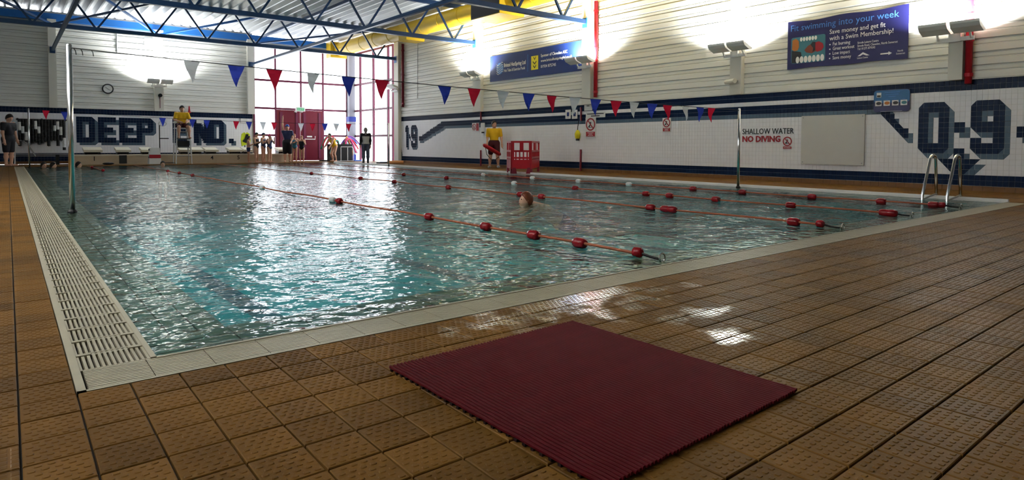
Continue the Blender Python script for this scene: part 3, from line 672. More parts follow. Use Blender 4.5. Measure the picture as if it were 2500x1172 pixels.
for y in np.arange(2, D, 2.4): b.tube([(dxc - .2, y, dz + .25), (dxc - .2, y, ZC)], .008, 5); b.tube([(dxc + .2, y, dz + .25), (dxc + .2, y, ZC)], .008, 5)
b.obj('hanger_rods', MT['galv'], dt)
# ---- red and dark rain pipes on the wall
for px, py0, py1, lb in ((2371, 0, 205, 'red rain pipe beside the column above the number 0-9'), (1460, 4, 238, 'red rain pipe right of the sponsor banner column'), (988, 108, 262, 'dark red rain pipe beside the side glazing')):
    a, c = onW(px, (py0 + py1) / 2), onW(px, py1); zt_ = onW(px, py0)[2]; y = a[1]
    t = thing('rain_pipe', (W - .1, y, c[2]), lb, 'pipe')
    MB().tube([(W - .09, y, c[2]), (W - .09, y, max(zt_, 4.7 if px > 1000 else zt_))], .055, 12).obj('pipe', MT['red' if px > 1000 else 'maroon'], t, smooth=True)
    for z in (c[2] + .12, (c[2] + zt_) / 2, zt_ - .3): MB().tube([(W - .09, y, z), (W - .09, y, z + .06)], .068, 12).obj('clip', MT['red' if px > 1000 else 'maroon'], t)
for px, lb in ((1176, 'short dark red pipe below the tile stripes behind the guard'), (1420, 'short dark red pipe below the emergency notices')):
    p = onW(px, 375); pt = onW(px, 262)
    t = thing('wall_pipe', (W - .05, p[1], 0), lb, 'pipe')
    MB().tube([(W - .04, p[1], .02), (W - .04, p[1], p[2] + .12)], .03, 8).obj('lower_pipe', MT['maroon'], t); MB().tube([(W - .04, p[1], onW(px, 295)[2]), (W - .04, p[1], pt[2])], .03, 8).obj('upper_pipe', MT['maroon'], t)
# ---- text and printing
def txt(s, frame, org, width=None, height=.1, m='txt_white', parent=None, name='lettering', depth=.002, center=False, bold=0.0):
    cu = bpy.data.curves.new('t', 'FONT'); cu.body = s; cu.extrude = depth; cu.offset = bold; cu.resolution_u = 2
    ob = bpy.data.objects.new('t', cu); me = bpy.data.meshes.new_from_object(ob); bpy.data.objects.remove(ob); bpy.data.curves.remove(cu)
    n = len(me.vertices); co = np.empty(n * 3); me.vertices.foreach_get('co', co); co = co.reshape(-1, 3)
    lo, hi = co.min(0), co.max(0); s_ = height / .73 if not width else None
    sx = (width / (hi[0] - lo[0])) if width else s_; sy = height / .73
    X_ = (co[:, 0] - lo[0]) * sx; 
    if center: X_ -= (hi[0] - lo[0]) * sx / 2
    u, v, nn = frame
    P = np.asarray(org) + X_[:, None] * u + (co[:, 1] * sy)[:, None] * v + (co[:, 2] + depth)[:, None] * nn
    me.vertices.foreach_set('co', P.reshape(-1)); me.materials.append(MT[m]); me.name = name
    if np.linalg.det(np.array(frame)) < 0: me.flip_normals()
    me.update(); return put(name, me, (0, 0, 0), parent)
def plate(name, frame, c, w_, h_, m, parent=None, d=.02, r=0.0, n=nn if False else 5):
    u, v, nn_ = frame
    if r:
        poly = []
        for sx, sy, a0_ in ((1, 1, 0), (-1, 1, 90), (-1, -1, 180), (1, -1, 270)):
            for k in range(n): t = math.radians(a0_ + 90 * k / (n - 1)); poly.append((sx * (w_ / 2 - r) + r * math.cos(t), sy * (h_ / 2 - r) + r * math.sin(t)))
    else: poly = [(-w_ / 2, -h_ / 2), (w_ / 2, -h_ / 2), (w_ / 2, h_ / 2), (-w_ / 2, h_ / 2)]
    return MB().prism(poly, c, u, v, nn_, d).obj(name, MT[m], parent)
def disc(name, frame, c, r, m, parent, d=.004, ri=0, n=20, sx=1.0):
    u, v, nn_ = frame; b = MB()
    if ri:
        a = [(math.cos(2 * math.pi * k / n), math.sin(2 * math.pi * k / n)) for k in range(n)]
        vs = [np.asarray(c) + u * x * R_ * sx + v * y * R_ + nn_ * z for z in (0, d) for R_ in (r, ri) for x, y in a]
        fs = []
        for k in range(n):
            l = (k + 1) % n; fs += [(2 * n + k, 2 * n + l, 3 * n + l, 3 * n + k), (k, l, 2 * n + l, 2 * n + k), (n + k, 3 * n + k, 3 * n + l, n + l)]
        b.add(vs, fs)
    else: b.prism([(r * sx * math.cos(2 * math.pi * k / n), r * math.sin(2 * math.pi * k / n)) for k in range(n)], c, u, v, nn_, d)
    return b.obj(name, MT[m], parent)
U, Vv, Nn = FW
def wrect(x0, y0, x1, y1, x=W):
    """pixel rectangle on the right wall -> (left-bottom place, width, height)"""
    l = onW(x0, (y0 + y1) / 2, x); r = onW(x1, (y0 + y1) / 2, x); xm_ = (x0 + x1) / 2
    zt_, zb_ = onW(xm_, y0, x)[2], onW(xm_, y1, x)[2]
    return np.array([x, l[1], zb_]), l[1] - r[1], zt_ - zb_
# sponsor banner
o, bw, bh = wrect(1197, 118, 1424, 186, W - .05)
t = thing('banner', o + EZ * bh / 2, 'blue sponsor banner with round wave logo and yellow crest', 'banner')
plate('banner_sheet', FW, o + U * bw / 2 + Vv * bh / 2, bw, bh, 'navy_print', t, .012)
at = lambda a, c: o + U * bw * a + Vv * bh * c + Nn * .013
disc('logo', FW, at(.125, .47), bh * .22, 'txt_blue', t, .003); 
for k in range(5):
    a_ = [at(.125, .47) + Nn * .004 + U * (bh * .2 * math.cos(q)) + Vv * (bh * (.17 - .085 * k) + .05 * math.sin(2.2 * q)) for q in np.linspace(math.pi * .92, .08 * math.pi, 9)]
    MB().tube(a_, .010, 4).obj('logo_wave', MT['txt_white'], t)
txt('Bristol HotSpring Ltd', FW, at(.175, .50), bw * .25, bh * .15, 'txt_white', t, bold=.012); txt('Hot Tubs & Exercise Pools', FW, at(.175, .31), bw * .245, bh * .12, 'txt_white', t)
plate('divider', FW, at(.45, .52), bw * .004, bh * .62, 'txt_blue', t, .003)
plate('crest', FW, at(.525, .49), bw * .075, bh * .50, 'txt_yellow', t, .003)
for q in ((.525, .66, .5), (.525, .50, .75), (.525, .36, .6)):
    m = MB(); c_ = at(q[0], q[1]) + Nn * .004; hw = bw * .026 * q[2]; hv = bh * .06
    m.prism([(-hw, hv), (0, -hv * .4), (hw, hv), (hw, hv * .3), (0, -hv * 1.2), (-hw, hv * .3)], c_, U, Vv, Nn, .002); m.obj('crest_mark', MT['txt_black'], t)
txt('Sponsor of Clevedon ASC', FW, at(.59, .66), bw * .265, bh * .11, 'txt_white', t); txt('www.bristolhotspringltd.co.uk', FW, at(.59, .48), bw * .31, bh * .10, 'txt_white', t); txt('01934 875745', FW, at(.59, .27), bw * .155, bh * .11, 'txt_white', t)
# swim banner
o, bw, bh = wrect(1924, 32, 2218, 157, W - .05)
t = thing('banner', o + EZ * bh / 2, 'dark navy swim membership banner with swimmer picture', 'banner')
m = MB(); nu_ = 24
vs = []; fs = []
for i in range(nu_ + 1):
    a = i / nu_; sg = .022 * math.sin(math.pi * 2 * a) ** 2
    for j, c in enumerate((0, 1)): vs += [o + U * bw * a + Vv * (bh * c + (-.03 if c else .015) * math.sin(2 * math.pi * a) ** 2), o + U * bw * a + Vv * (bh * c + (-.03 if c else .015) * math.sin(2 * math.pi * a) ** 2) + Nn * .012]
for i in range(nu_): k = 4 * i; fs += [(k + 1, k + 5, k + 7, k + 3), (k, k + 2, k + 6, k + 4), (k + 2, k + 3, k + 7, k + 6), (k, k + 4, k + 5, k + 1)]
m.add(vs, fs).obj('banner_sheet', MT['navy_print2'], t)
at = lambda a, c: o + U * bw * a + Vv * bh * c + Nn * .013
txt('Fit swimming into your week', FW, at(.03, .79), bw * .90, bh * .135, 'txt_blue', t)
txt('Save money and get fit', FW, at(.38, .635), bw * .45, bh * .095, 'txt_white', t); txt('with a Swim Membership!', FW, at(.38, .505), bw * .51, bh * .095, 'txt_white', t)
for k, s in enumerate(('Fat burning', 'Great workout', 'Low impact', 'Save money')):
    c = .40 - .092 * k; disc('bullet', FW, at(.385, c + .025), bh * .014, 'txt_white', t, .003, n=8); txt(s, FW, at(.41, c), bw * (.145, .18, .145, .155)[k], bh * .07, 'txt_white', t)
txt('Strode Leisure Centre', FW, at(.615, .375), bw * .165, bh * .045, 'txt_white', t); txt('Strode Road, Clevedon, North Somerset', FW, at(.615, .315), bw * .31, bh * .045, 'txt_white', t); txt('Tel: 01275 879242', FW, at(.615, .255), bw * .14, bh * .045, 'txt_white', t)
MB().prism([(-.1, 0), (0, .07), (.12, 0), (.06, 0), (0, .03), (-.05, 0)], at(.66, .135), U, Vv, Nn, .003).obj('roof_logo', MT['txt_white'], t); txt('Leisure Centre', FW, at(.615, .085), bw * .085, bh * .035, 'txt_white', t)
MB().prism([(-.1, -.012), (.04, -.012), (.04, -.035), (.1, 0), (.04, .035), (.04, .012), (-.1, .012)], at(.84, .135), U, Vv, Nn, .003).obj('arrow_logo', MT['txt_white'], t)
txt('North', FW, at(.925, .145), bw * .04, bh * .035, 'txt_white', t); txt('Somerset', FW, at(.915, .095), bw * .065, bh * .035, 'txt_white', t)
# picture of a swimmer printed on the banner (flat shapes)
pc, pw, ph = at(.19, .385), bw * .31, bh * .54
plate('picture', FW, pc, pw, ph, 'print_teal', t, .002, r=.04)
pa = lambda a, c: pc + U * pw * (a - .5) + Vv * ph * (c - .5) + Nn * .003
def blob(name, pts, m_, d): MB().prism([(pw * (a - .5), ph * (c - .5)) for a, c in pts], pc + Nn * d, U, Vv, Nn, .002).obj(name, MT[m_], t)
blob('picture_shade', [(.02, .02), (.35, .02), (.3, .42), (.02, .5)], 'txt_black', .0025)
for k in range(7): disc('picture_float', FW, pa(.2 + .12 * k, .13 - .0 * k), ph * .13, 'txt_white', t, .002, n=12, sx=.55)
for k in range(6): disc('picture_float', FW, pa(.3 + .085 * k, .90), ph * .08, 'txt_white', t, .002, n=10, sx=.6)
blob('picture_arm', [(.03, .55), (.04, .9), (.14, .96), (.23, .85), (.24, .62), (.2, .5), (.1, .48)], 'print_orange', .0045)
blob('picture_face', [(.4, .48), (.5, .62), (.62, .70), (.76, .66), (.78, .42), (.62, .33), (.46, .38)], 'print_skin', .005)
blob('picture_cap', [(.7, .72), (.82, .75), (.93, .66), (.96, .52), (.9, .4), (.76, .36), (.72, .5)], 'txt_red', .006)
blob('picture_goggle', [(.58, .66), (.64, .76), (.72, .74), (.72, .44), (.64, .36), (.66, .52)], 'txt_black', .007)
# ---- signs on the right wall
def pict(t, c, r, n_=Nn, sx=1.0, slash=True):
    disc('prohibition_ring', FW, c, r, 'txt_red', t, .004, ri=r * .78, sx=sx)
    MB().fr(c + Nn * .003, ((U * .68 - Vv * .73), (U * .73 + Vv * .68), Nn), (r * 1.75 * (sx + 1) / 2, r * .17, .005)).obj('prohibition_slash', MT['txt_red'], t)
    m = MB(); m.prism([(-r * .15, r * .3), (r * .05, r * .42), (r * .18, r * .2), (r * .02, r * .05)], c, U, Vv, Nn, .003); m.prism([(-r * .5, -r * .35), (-r * .1, r * .05), (r * .12, -r * .02), (-r * .25, -r * .45)], c, U, Vv, Nn, .003)
    m.prism([(-r * .5, -r * .5), (r * .5, -r * .5), (r * .5, -r * .4), (-r * .5, -r * .4)], c, U, Vv, Nn, .003); m.obj('diver_figure', MT['txt_black'], t)
def sign(x0, y0, x1, y1, label, ring=True, redlow=True):
    o, bw, bh = wrect(x0, y0, x1, y1, W - .012); t = thing('warning_sign', o + EZ * bh / 2, label, 'sign')
    plate('sign_board', FW, o + U * bw / 2 + Vv * bh / 2, bw, bh, 'white', t, .01)
    r = min(bw * .45, bh * .33); pict(t, o + U * bw / 2 + Vv * bh * .65 + Nn * .011, r)
    plate('caption', FW, o + U * bw / 2 + Vv * bh * .16 + Nn * .010, bw * .86, bh * .24, 'txt_red', t, .003)
    for k in range(3): plate('caption_line', FW, o + U * bw / 2 + Vv * bh * (.225 - .065 * k) + Nn * .013, bw * (.6, .35, .5)[k], bh * .022, 'txt_white', t, .002)
sign(1430, 287, 1455, 335, 'tall no diving sign below the white notices')
sign(1618, 288, 1638, 322, 'small no diving sign left of the thin flag post')
o, bw, bh = wrect(1153, 300, 1170, 320, W - .012); t = thing('warning_sign', o + EZ * bh / 2, 'wide no diving sign behind the walking guard', 'sign')
plate('sign_board', FW, o + U * bw / 2 + Vv * bh / 2, bw, bh, 'white', t, .01); pict(t, o + U * bw * .3 + Vv * bh * .5 + Nn * .011, bh * .4); plate('caption', FW, o + U * bw * .78 + Vv * bh * .5 + Nn * .010, bw * .34, bh * .9, 'txt_red', t, .003)
o, bw, bh = wrect(1175, 300, 1184, 322, W - .03); t = thing('wall_box', o + EZ * bh / 2, 'small white wall box beside the wide no diving sign', 'box')
plate('box_body', FW, o + U * bw / 2 + Vv * bh / 2, bw, bh, 'white', t, .03, r=.03); plate('outlet', FW, o + U * bw / 2 + Nn * .0 - Vv * .02, bw * .5, .05, 'black', t, .03)
# SHALLOW WATER / NO DIVING
o, bw, bh = wrect(1813, 312, 1938, 346, W - .004); t = thing('painted_notice', o, 'SHALLOW WATER NO DIVING notice painted on the white tiles', 'sign')
txt('SHALLOW WATER', FW, o + Vv * bh * .56, bw, bh * .42, 'txt_black', t, depth=.004); txt('NO DIVING', FW, o + Vv * bh * .0, bw * .755, bh * .43, 'txt_red', t, depth=.004, bold=.03)
pict(t, o + U * bw * .885 + Vv * bh * .02 + Nn * .004, bh * .33); plate('caption', FW, o + U * bw * .885 - Vv * bh * .42 + Nn * .002, bw * .155, bh * .16, 'txt_red', t, .005); txt('NO DIVING', FW, o + U * bw * .825 - Vv * bh * .455 + Nn * .006, bw * .12, bh * .07, 'txt_white', t, depth=.002)
# blank panel, info board
o, bw, bh = wrect(1957, 281, 2111, 402, W - .02); t = thing('blank_panel', o + EZ * bh / 2, 'large blank cream panel left of the number 0-9', 'panel')
plate('panel_sheet', FW, o + U * bw / 2 + Vv * bh / 2, bw, bh, 'panel', t, .02); 
for a in (.03, .97):
    for c in (.04, .96): disc('fixing', FW, o + U * bw * a + Vv * bh * c + Nn * .02, .012, 'grey', t, .004, n=8)
o, bw, bh = wrect(2134, 219, 2222, 273, W - .03); t = thing('information_board', o + EZ * bh / 2, 'blue information board with four small pictures', 'sign')
plate('board', FW, o + U * bw / 2 + Vv * bh / 2, bw, bh, 'board_navy', t, .016, r=.05); plate('upper_field', FW, o + U * bw / 2 + Vv * bh * .70 + Nn * .016, bw * .99, bh * .56, 'board_blue', t, .003, r=.05)
plate('logo', FW, o + U * bw * .15 + Vv * bh * .78 + Nn * .02, bw * .13, bh * .22, 'txt_white', t, .003); plate('logo_mark', FW, o + U * bw * .15 + Vv * bh * .73 + Nn * .023, bw * .10, bh * .08, 'txt_black', t, .003)
for k, c_ in enumerate(('txt_black', 'print_orange', 'txt_black', 'print_teal')):
    a = .14 + .235 * k; plate('picture', FW, o + U * bw * a + Vv * bh * .40 + Nn * .02, bw * .18, bh * .24, 'txt_white', t, .003); disc('picture_shape', FW, o + U * bw * (a + .01) + Vv * bh * .40 + Nn * .0235, bh * .075, c_, t, .002, n=10, sx=1.5)
    plate('heading', FW, o + U * bw * a + Vv * bh * .56 + Nn * .02, bw * .08, bh * .015, 'txt_blue', t, .003)
for k in range(3): plate('text_line', FW, o + U * bw * .52 + Vv * bh * (.88 - .09 * k) + Nn * .02, bw * (.42, .36, .2)[k], bh * .028, 'txt_blue', t, .003)
plate('text_line', FW, o + U * bw * .5 + Vv * bh * .03 + Nn * .017, bw * .6, bh * .012, 'txt_white', t, .003)
# notices by the column
for (x0, y0, x1, y1), lb, ins in (((1381, 268, 1394, 290), 'white framed dispenser, left of the pair under the flags', 'navy_print'), ((1397, 268, 1410, 290), 'white framed dispenser, right of the pair under the flags', 'navy_print'), ((1427, 251, 1446, 270), 'small white notice above the wide white label', None), ((1431, 273, 1478, 287), 'wide white label above the tall no diving sign', None)):
    o, bw, bh = wrect(x0, y0, x1, y1, W - .02); t = thing('notice', o + EZ * bh / 2, lb, 'notice')
    plate('notice_sheet', FW, o + U * bw / 2 + Vv * bh / 2, bw, bh, 'white', t, .012)
    if ins: plate('window', FW, o + U * bw / 2 + Vv * bh * .5 + Nn * .012, bw * .42, bh * .45, ins, t, .003); plate('slot', FW, o + U * bw / 2 + Vv * bh * .16 + Nn * .012, bw * .3, bh * .05, 'grey', t, .003)
    elif bw > bh * 1.6:
        for k in range(2): plate('print_line', FW, o + U * bw * .5 + Vv * bh * (.66 - .38 * k) + Nn * .012, bw * (.86, .45)[k], bh * .17, 'txt_black', t, .003)
    else:
        plate('print_line', FW, o + U * bw * .5 + Vv * bh * .6 + Nn * .012, bw * .35, bh * .1, 'txt_black', t, .003); plate('print_line', FW, o + U * bw * .5 + Vv * bh * .9 + Nn * .012, bw * .8, bh * .03, 'txt_black', t, .003)
# yellow telephone/rescue bag hanging under the notices
p = onW(1410, 330, W - .06); t = thing('throw_bag', p, 'yellow throw bag hanging below the white dispensers', 'bag')
MB().lathe([(.03, .0), (.075, .04), (.085, .16), (.05, .24), (.02, .27)], p - EZ * .12, 10).obj('bag_body', MT['txt_yellow'], t, smooth=True); MB().tube([p + EZ * .14, p + EZ * .25 - EY * .01, p + EZ * .42 + EX * .04], .012, 6).obj('strap', MT['black'], t); MB().lathe([(.05, 0), (.055, .05), (.03, .08)], p - EZ * .16, 10).obj('base_cap', MT['black'], t)
# ---- camera, clock, alarm bell, small wall fittings
p = onW(1797, 198, W - .22); t = thing('security_camera', (W - .16, p[1], p[2]), 'small cream camera low on the column left of the swim banner', 'camera')
MB().tube([(W - .18, p[1] + .28, p[2]), (W - .30, p[1] - .02, p[2] - .0)], .055, 10).obj('camera_body', MT['offwhite'], t); MB().bar((W - .16, p[1], p[2]), (W - .26, p[1] + .05, p[2]), .04, .04).obj('bracket', MT['grey'], t)
p = onD(263, 217, D - .02); t = thing('wall_clock', p, 'round white wall clock with dark rim on the far cladding', 'clock')
disc('clock_face', FD, p + FD[2] * .03, .155, 'white', t, .02, n=24); MB().tube([p + FD[2] * .045 + .17 * (math.cos(a) * EX + math.sin(a) * EZ) for a in np.linspace(0, 2 * math.pi, 24, endpoint=False)], .024, 6, closed=True).obj('clock_rim', MT['black'], t)
for a, l in ((2.4, .11), (-.6, .08)): MB().bar(p + FD[2] * .056, p + FD[2] * .056 + l * (math.cos(a) * EX + math.sin(a) * EZ), .012, .006).obj('clock_hand', MT['black'], t)
p = onD(391, 233, D - .2); t = thing('alarm_bell', p, 'dark round bell on the column above the lifeguard chair', 'bell')
disc('bell_dome', FD, p, .07, 'black', t, .07, n=16); MB().tube([p + EY * .03, p - EZ * .5 + EY * .03], .012, 6).obj('bell_cable', MT['maroon'], t)
p = onD(285, 110, D - .03); tag(MB().tube([onD(285, 78, D - .03), p, onD(286, 128, D - .03)], .02, 6).obj('conduit', MT['grey']), 'vertical conduit on the far cladding left of the floodlights', 'conduit')
p = onD(364, 105, D - .03); m = MB(); m.box(p, (.34, .05, .34)); tag(m.obj('vent_panel', MT['clad']), 'square vent panel left of the lit far column', 'vent')
p = onW(1024, 240, W - .03); tag(MB().tube([onW(1020, 100, W - .03), onW(1019, 240, W - .03)], .012, 6).obj('wall_cable', MT['grey']), 'thin vertical cable near the cladding end', 'cable')
p = onD(733, 267, D - .3); t = thing('exit_sign', p, 'green and white exit sign over the red doors', 'sign')
MB().box(p, (.42, .10, .19)).obj('sign_case', MT['white'], t); MB().box(p - EY * .052, (.30, .01, .12)).obj('sign_face', MT['exit_green'], t); txt('EXIT', FD, p - EY * .06 - EX * .12 - EZ * .04, .24, .08, 'txt_white', t)
for k, px in enumerate((722, 736)):
    q = onD(px, 273, D - .25); t = thing('emergency_lamp', q, ('left' if k == 0 else 'right') + ' small white emergency lamp under the exit sign', 'lamp'); MB().ell(q, (.06, .06, .04)).obj('lamp_head', MT['white'], t, smooth=True); MB().bar(q, q + EY * .2, .02, .02).obj('bracket', MT['white'], t)
p = onD(595, 295, D - .02); tag(MB().box(p, (.26, .02, .2)).obj('paper_notice', MT['white']), 'small white paper notice left of the glazing', 'notice')
for k, (px, lb) in enumerate(((463, 'paper sheet left of the pair above the letter N'), (488, 'paper sheet right of the pair above the letter N'))):
    tag(MB().box(onD(px, 296, D - .015), (.26, .012, .17)).obj('paper_sheet', MT['white']), lb, 'notice')
# ---- red ribbed mat
e1 = (MATC[1] - MATC[0] + MATC[2] - MATC[3]); e1 = e1 / np.linalg.norm(e1); e2 = np.array([e1[1], -e1[0], 0]); ang = math.atan2(e1[1], e1[0])
mw, mh = .88, .97
t = thing('ribbed_mat', (mc[0], mc[1], 0), 'dark red ribbed rubber mat lying on the tiles', 'mat'); t.rotation_euler = (0, 0, ang)
nr = 62; m = MB()
prf = [(-.0044, 0), (-.0044, .006), (-.0026, .0085), (.0026, .0085), (.0044, .006), (.0044, 0)]
nn_ = 26; vs = []; fs = []
for i in range(nn_ + 1):
    y = -mh / 2 + mh * i / nn_; wv = .0011 * math.sin(i * 1.7) + .0008 * math.sin(i * .9 + 1)
    for a, c in prf: vs.append((a + wv, y, c))
for i in range(nn_):
    for k in range(5): fs.append((i * 6 + k, i * 6 + k + 1, i * 6 + k + 7, i * 6 + k + 6))
fs += [tuple(range(6)), tuple(nn_ * 6 + k for k in reversed(range(6)))]
rm_ = m.add(vs, fs).mesh('ridge', MT['mat_red'])
for k in range(nr):
    o = bpy.data.objects.new('ridge', rm_); col.objects.link(o); o.parent = t; o.location = (-mw / 2 + mw * (k + .5) / nr, rng.normal(0, .001), .0065)
m = MB()
for k in range(30): m.box((0, -mh / 2 + .015 + (mh - .03) * k / 29, .0035), (mw, .011, .007))
o = bpy.data.objects.new('cross_bars', m.mesh('cross_bars', MT['mat_groove'])); col.objects.link(o); o.parent = t  # bars darkened: shade between the ridges is painted into their colour
# ---- lane ropes
def rope(x, y0, y1, floats, label, hook=True):
    t = thing('lane_rope', (x, y0, 0), label, 'lane rope', 'lane ropes across the pool')
    pts = [(x + .012 * math.sin(y * 1.7), y, .012 + .006 * math.sin(y * 2.3)) for y in np.linspace(y0 + .18, y1, 60)]
    MB().tube(pts, .011, 6).obj('rope', MT['rope'], t)
    for px, c_ in floats:
        best = min(np.linspace(y0 + .2, y1, 2400), key=lambda y: abs(proj((x, y, 0))[0] - px))
        MB().lathe([(.016, -.062), (.034, -.055), (.041, -.03), (.041, .03), (.034, .055), (.016, .062)], (x, best, .014), 12, 0, (EX, EZ, EY)).obj('float', MT['float_red' if c_ == 'r' else 'float_white'], t, smooth=True)
    if hook:
        MB().lathe([(.018, -.04), (.036, -.025), (.036, .025), (.018, .04)], (x, y0 + .2, .02), 10, 0, (EX, EZ, EY)).obj('end_stop', MT['float_red'], t, smooth=True)
        MB().tube([(x, y0 + .16, .015), (x + .02, y0 + .1, .0), (x, y0 + .02, .0)], .010, 6).obj('shackle', MT['black'], t)
        MB().tube([(x + .03 * math.cos(a), y0 - .01, .012 + .03 * math.sin(a)) for a in np.linspace(0, 6.28, 12, endpoint=False)], .006, 5, closed=True).obj('ring', MT['chrome'], t)
rope(3.40, 2.66, 25.2, [(2, 'w')] * 0 + [(812, 'w'), (828, 'r'), (1048, 'r'), (1187, 'r'), (1302, 'r'), (1415, 'r'), (470, 'r'), (410, 'r'), (438, 'r'), (640, 'w')], 'nearest red lane rope ending at the front edge')
rope(6.05, 2.66, 25.2, [(1937, 'r'), (1625, 'r'), (1640, 'r'), (1588, 'r'), (1322, 'r'), (1270, 'r'), (1094, 'r'), (963, 'r'), (880, 'r'), (760, 'r')], 'second lane rope from the front, behind the swimmer')
rope(7.72, 2.66, 25.2, [(2160, 'r'), (2190, 'r'), (1930, 'r'), (1747, 'r'), (1635, 'r'), (1577, 'r'), (1404, 'r'), (1255, 'w'), (1090, 'r'), (985, 'r')], 'third lane rope from the front')
rope(9.30, 2.66, 25.2, [(2278, 'r'), (2152, 'r'), (1982, 'r'), (1812, 'r'), (1692, 'r'), (1535, 'w'), (1412, 'w'), (1300, 'w'), (1180, 'w')], 'farthest lane rope, nearest the steel ladder')
rope(2.05, 20.5, 25.2, [(270, 'r'), (225, 'r')], 'short dark lane rope at the far left', hook=False)
# ---- bunting on posts
def post(base, top, label, r=.025):
    t = thing('flag_post', base, label, 'post'); MB().tube([base, top], r, 12).obj('pole', MT['chrome'], t, smooth=True)
    MB().lathe([(r * 1.7, 0), (r * 1.7, .02), (r * 1.05, .04)], base, 12).obj('socket', MT['black'], t)
    MB().ell(np.asarray(top), (r, r, r * .6)).obj('cap', MT['chrome'], t, smooth=True)
def hgt(base, px, py):
    lo, hi = 0.0, 4.0
    for _ in range(40):
        z = (lo + hi) / 2
        if proj((base[0], base[1], z))[1] > py: lo = z
        else: hi = z
    return z
def bunting(A, B, items, label, sag, wd, ht, mats):
    A = np.asarray(A); B = np.asarray(B); t = thing('bunting', A, label, 'bunting')
    f = lambda s: A + (B - A) * s - EZ * (4 * sag * s * (1 - s))
    MB().tube([f(s) for s in np.linspace(0, 1, 50)], .006, 5).obj('cord', MT['string'], t)
    S = np.linspace(0, 1, 3000); PX = np.array([proj(f(s))[0] for s in S])
    for px, c_ in items:
        s = S[np.argmin(abs(PX - px))]; p = f(s); d = (B - A) / np.linalg.norm(B - A); yw = rng.normal(0, .22)
        d = d * math.cos(yw) + np.array([-d[1], d[0], 0]) * math.sin(yw); q = np.cross(d, EZ)
        vs = []; n = 5
        for i in range(n + 1):
            for a in (-1, 0, 1): vs.append(p - EZ * ht * i / n + d * wd / 2 * a * (1 - i / n * .97) + q * (.018 * math.sin(i * 1.1 + px) * (1 if a else 1.3)))
        fs = [(3 * i + a, 3 * i + a + 3, 3 * i + a + 4, 3 * i + a + 1) for i in range(n) for a in (0, 1)]
        MB().add(vs, fs).obj('pennant', MT[mats[c_]], t)
    return t
FM = dict(r='pen_red', b='pen_blue', w='pen_white')
pa_ = gnd(177, 520, -.02); pb_ = np.array([XR + .15, 6.45, -.02])
pb_ = np.array([XR + .15, (XR + .15) * onW(1803, 400)[1] / W, -.02])
za, zb_ = hgt(pa_, 172, 110), hgt(pb_, 1803, 266)
post(pa_, (pa_[0], pa_[1], za), 'tall chrome flag post standing on the left pool edge', .028); post(pb_, (pb_[0], pb_[1], zb_), 'thin chrome flag post standing on the right pool edge', .024)
near = [(468, 'w'), (576, 'b'), (670, 'r'), (762, 'w'), (851, 'b'), (931, 'r'), (1086, 'b'), (1157, 'r'), (1227, 'w'), (1290, 'b'), (1348, 'r'), (1402, 'w'), (1453, 'b'), (1503, 'r'), (1547, 'w'), (1591, 'b'), (1631, 'r'), (1675, 'w'), (1709, 'b'), (1736, 'r')]
bt = bunting((pa_[0], pa_[1], za - .03), (pb_[0], pb_[1], zb_ - .02), near, 'near string of red, white and blue pennants across the pool', .05, .20, .26, FM)
for px in (190, 215, 255):
    A = np.array([pa_[0], pa_[1], za - .03]); p = A + (pb_ + EZ * zb_ - A) * ((px - 172) / 900 * .22); MB().tube([p, p - EZ * .03 + EX * .015, p - EZ * .07 + EX * .02], .005, 5).obj('loose_tie', MT['string'], bt)
la = np.array([.52, 24.6, -.02]); lb_ = np.array([XR1 - .1, 0, -.02]); lb_[1] = lb_[0] * onW(949, 360)[1] / W
post(la, (la[0], la[1], hgt(la, 72, 265)), 'thin flag post at the far left pool corner', .022); post(lb_, (lb_[0], lb_[1], hgt(lb_, 945, 301)), 'thin flag post in front of the side glazing', .022)
bunting((la[0], la[1], hgt(la, 72, 266)), (lb_[0], lb_[1], hgt(lb_, 945, 303)), [(112, 'r'), (158, 'b'), (397, 'b'), (470, 'b'), (505, 'b'), (576, 'r'), (608, 'b'), (642, 'w'), (669, 'r'), (735, 'w'), (763, 'r'), (793, 'b'), (821, 'w'), (851, 'r')], 'far string of red, white and blue pennants before the end wall', .12, .20, .28, FM)
# ---- pool ladder rails
lx, lys = XR + .1, (onW(2262, 480, XR + .1)[1], onW(2322, 482, XR + .1)[1])
t = thing('pool_ladder', (XR + .3, sum(lys) / 2, 0), 'stainless steel pool ladder handrails below the number 0-9', 'ladder')
for y in lys:
    h = .62
    pts = [(XR - .06, y, -.75), (XR - .06, y, .05), (XR + .20, y, h - .05), (XR + .24, y, h), (XR + .32, y, h + .02), (XR + .40, y, h), (XR + .43, y, h - .06), (XR + .50, y, .0)]
    MB().tube(pts, .021, 10).obj('handrail', MT['chrome'], t, smooth=True); MB().lathe([(.05, 0), (.05, .012), (.03, .03)], (XR + .5, y, 0), 12).obj('flange', MT['chrome'], t)
    MB().tube([(XR + .49, y, .05), (XR - .04, y, .0)], .014, 8).obj('brace', MT['galv'], t)
for z in (-.25, -.5): MB().box((XR - .07, sum(lys) / 2, z), (.07, abs(lys[0] - lys[1]), .025)).obj('step', MT['chrome'], t)
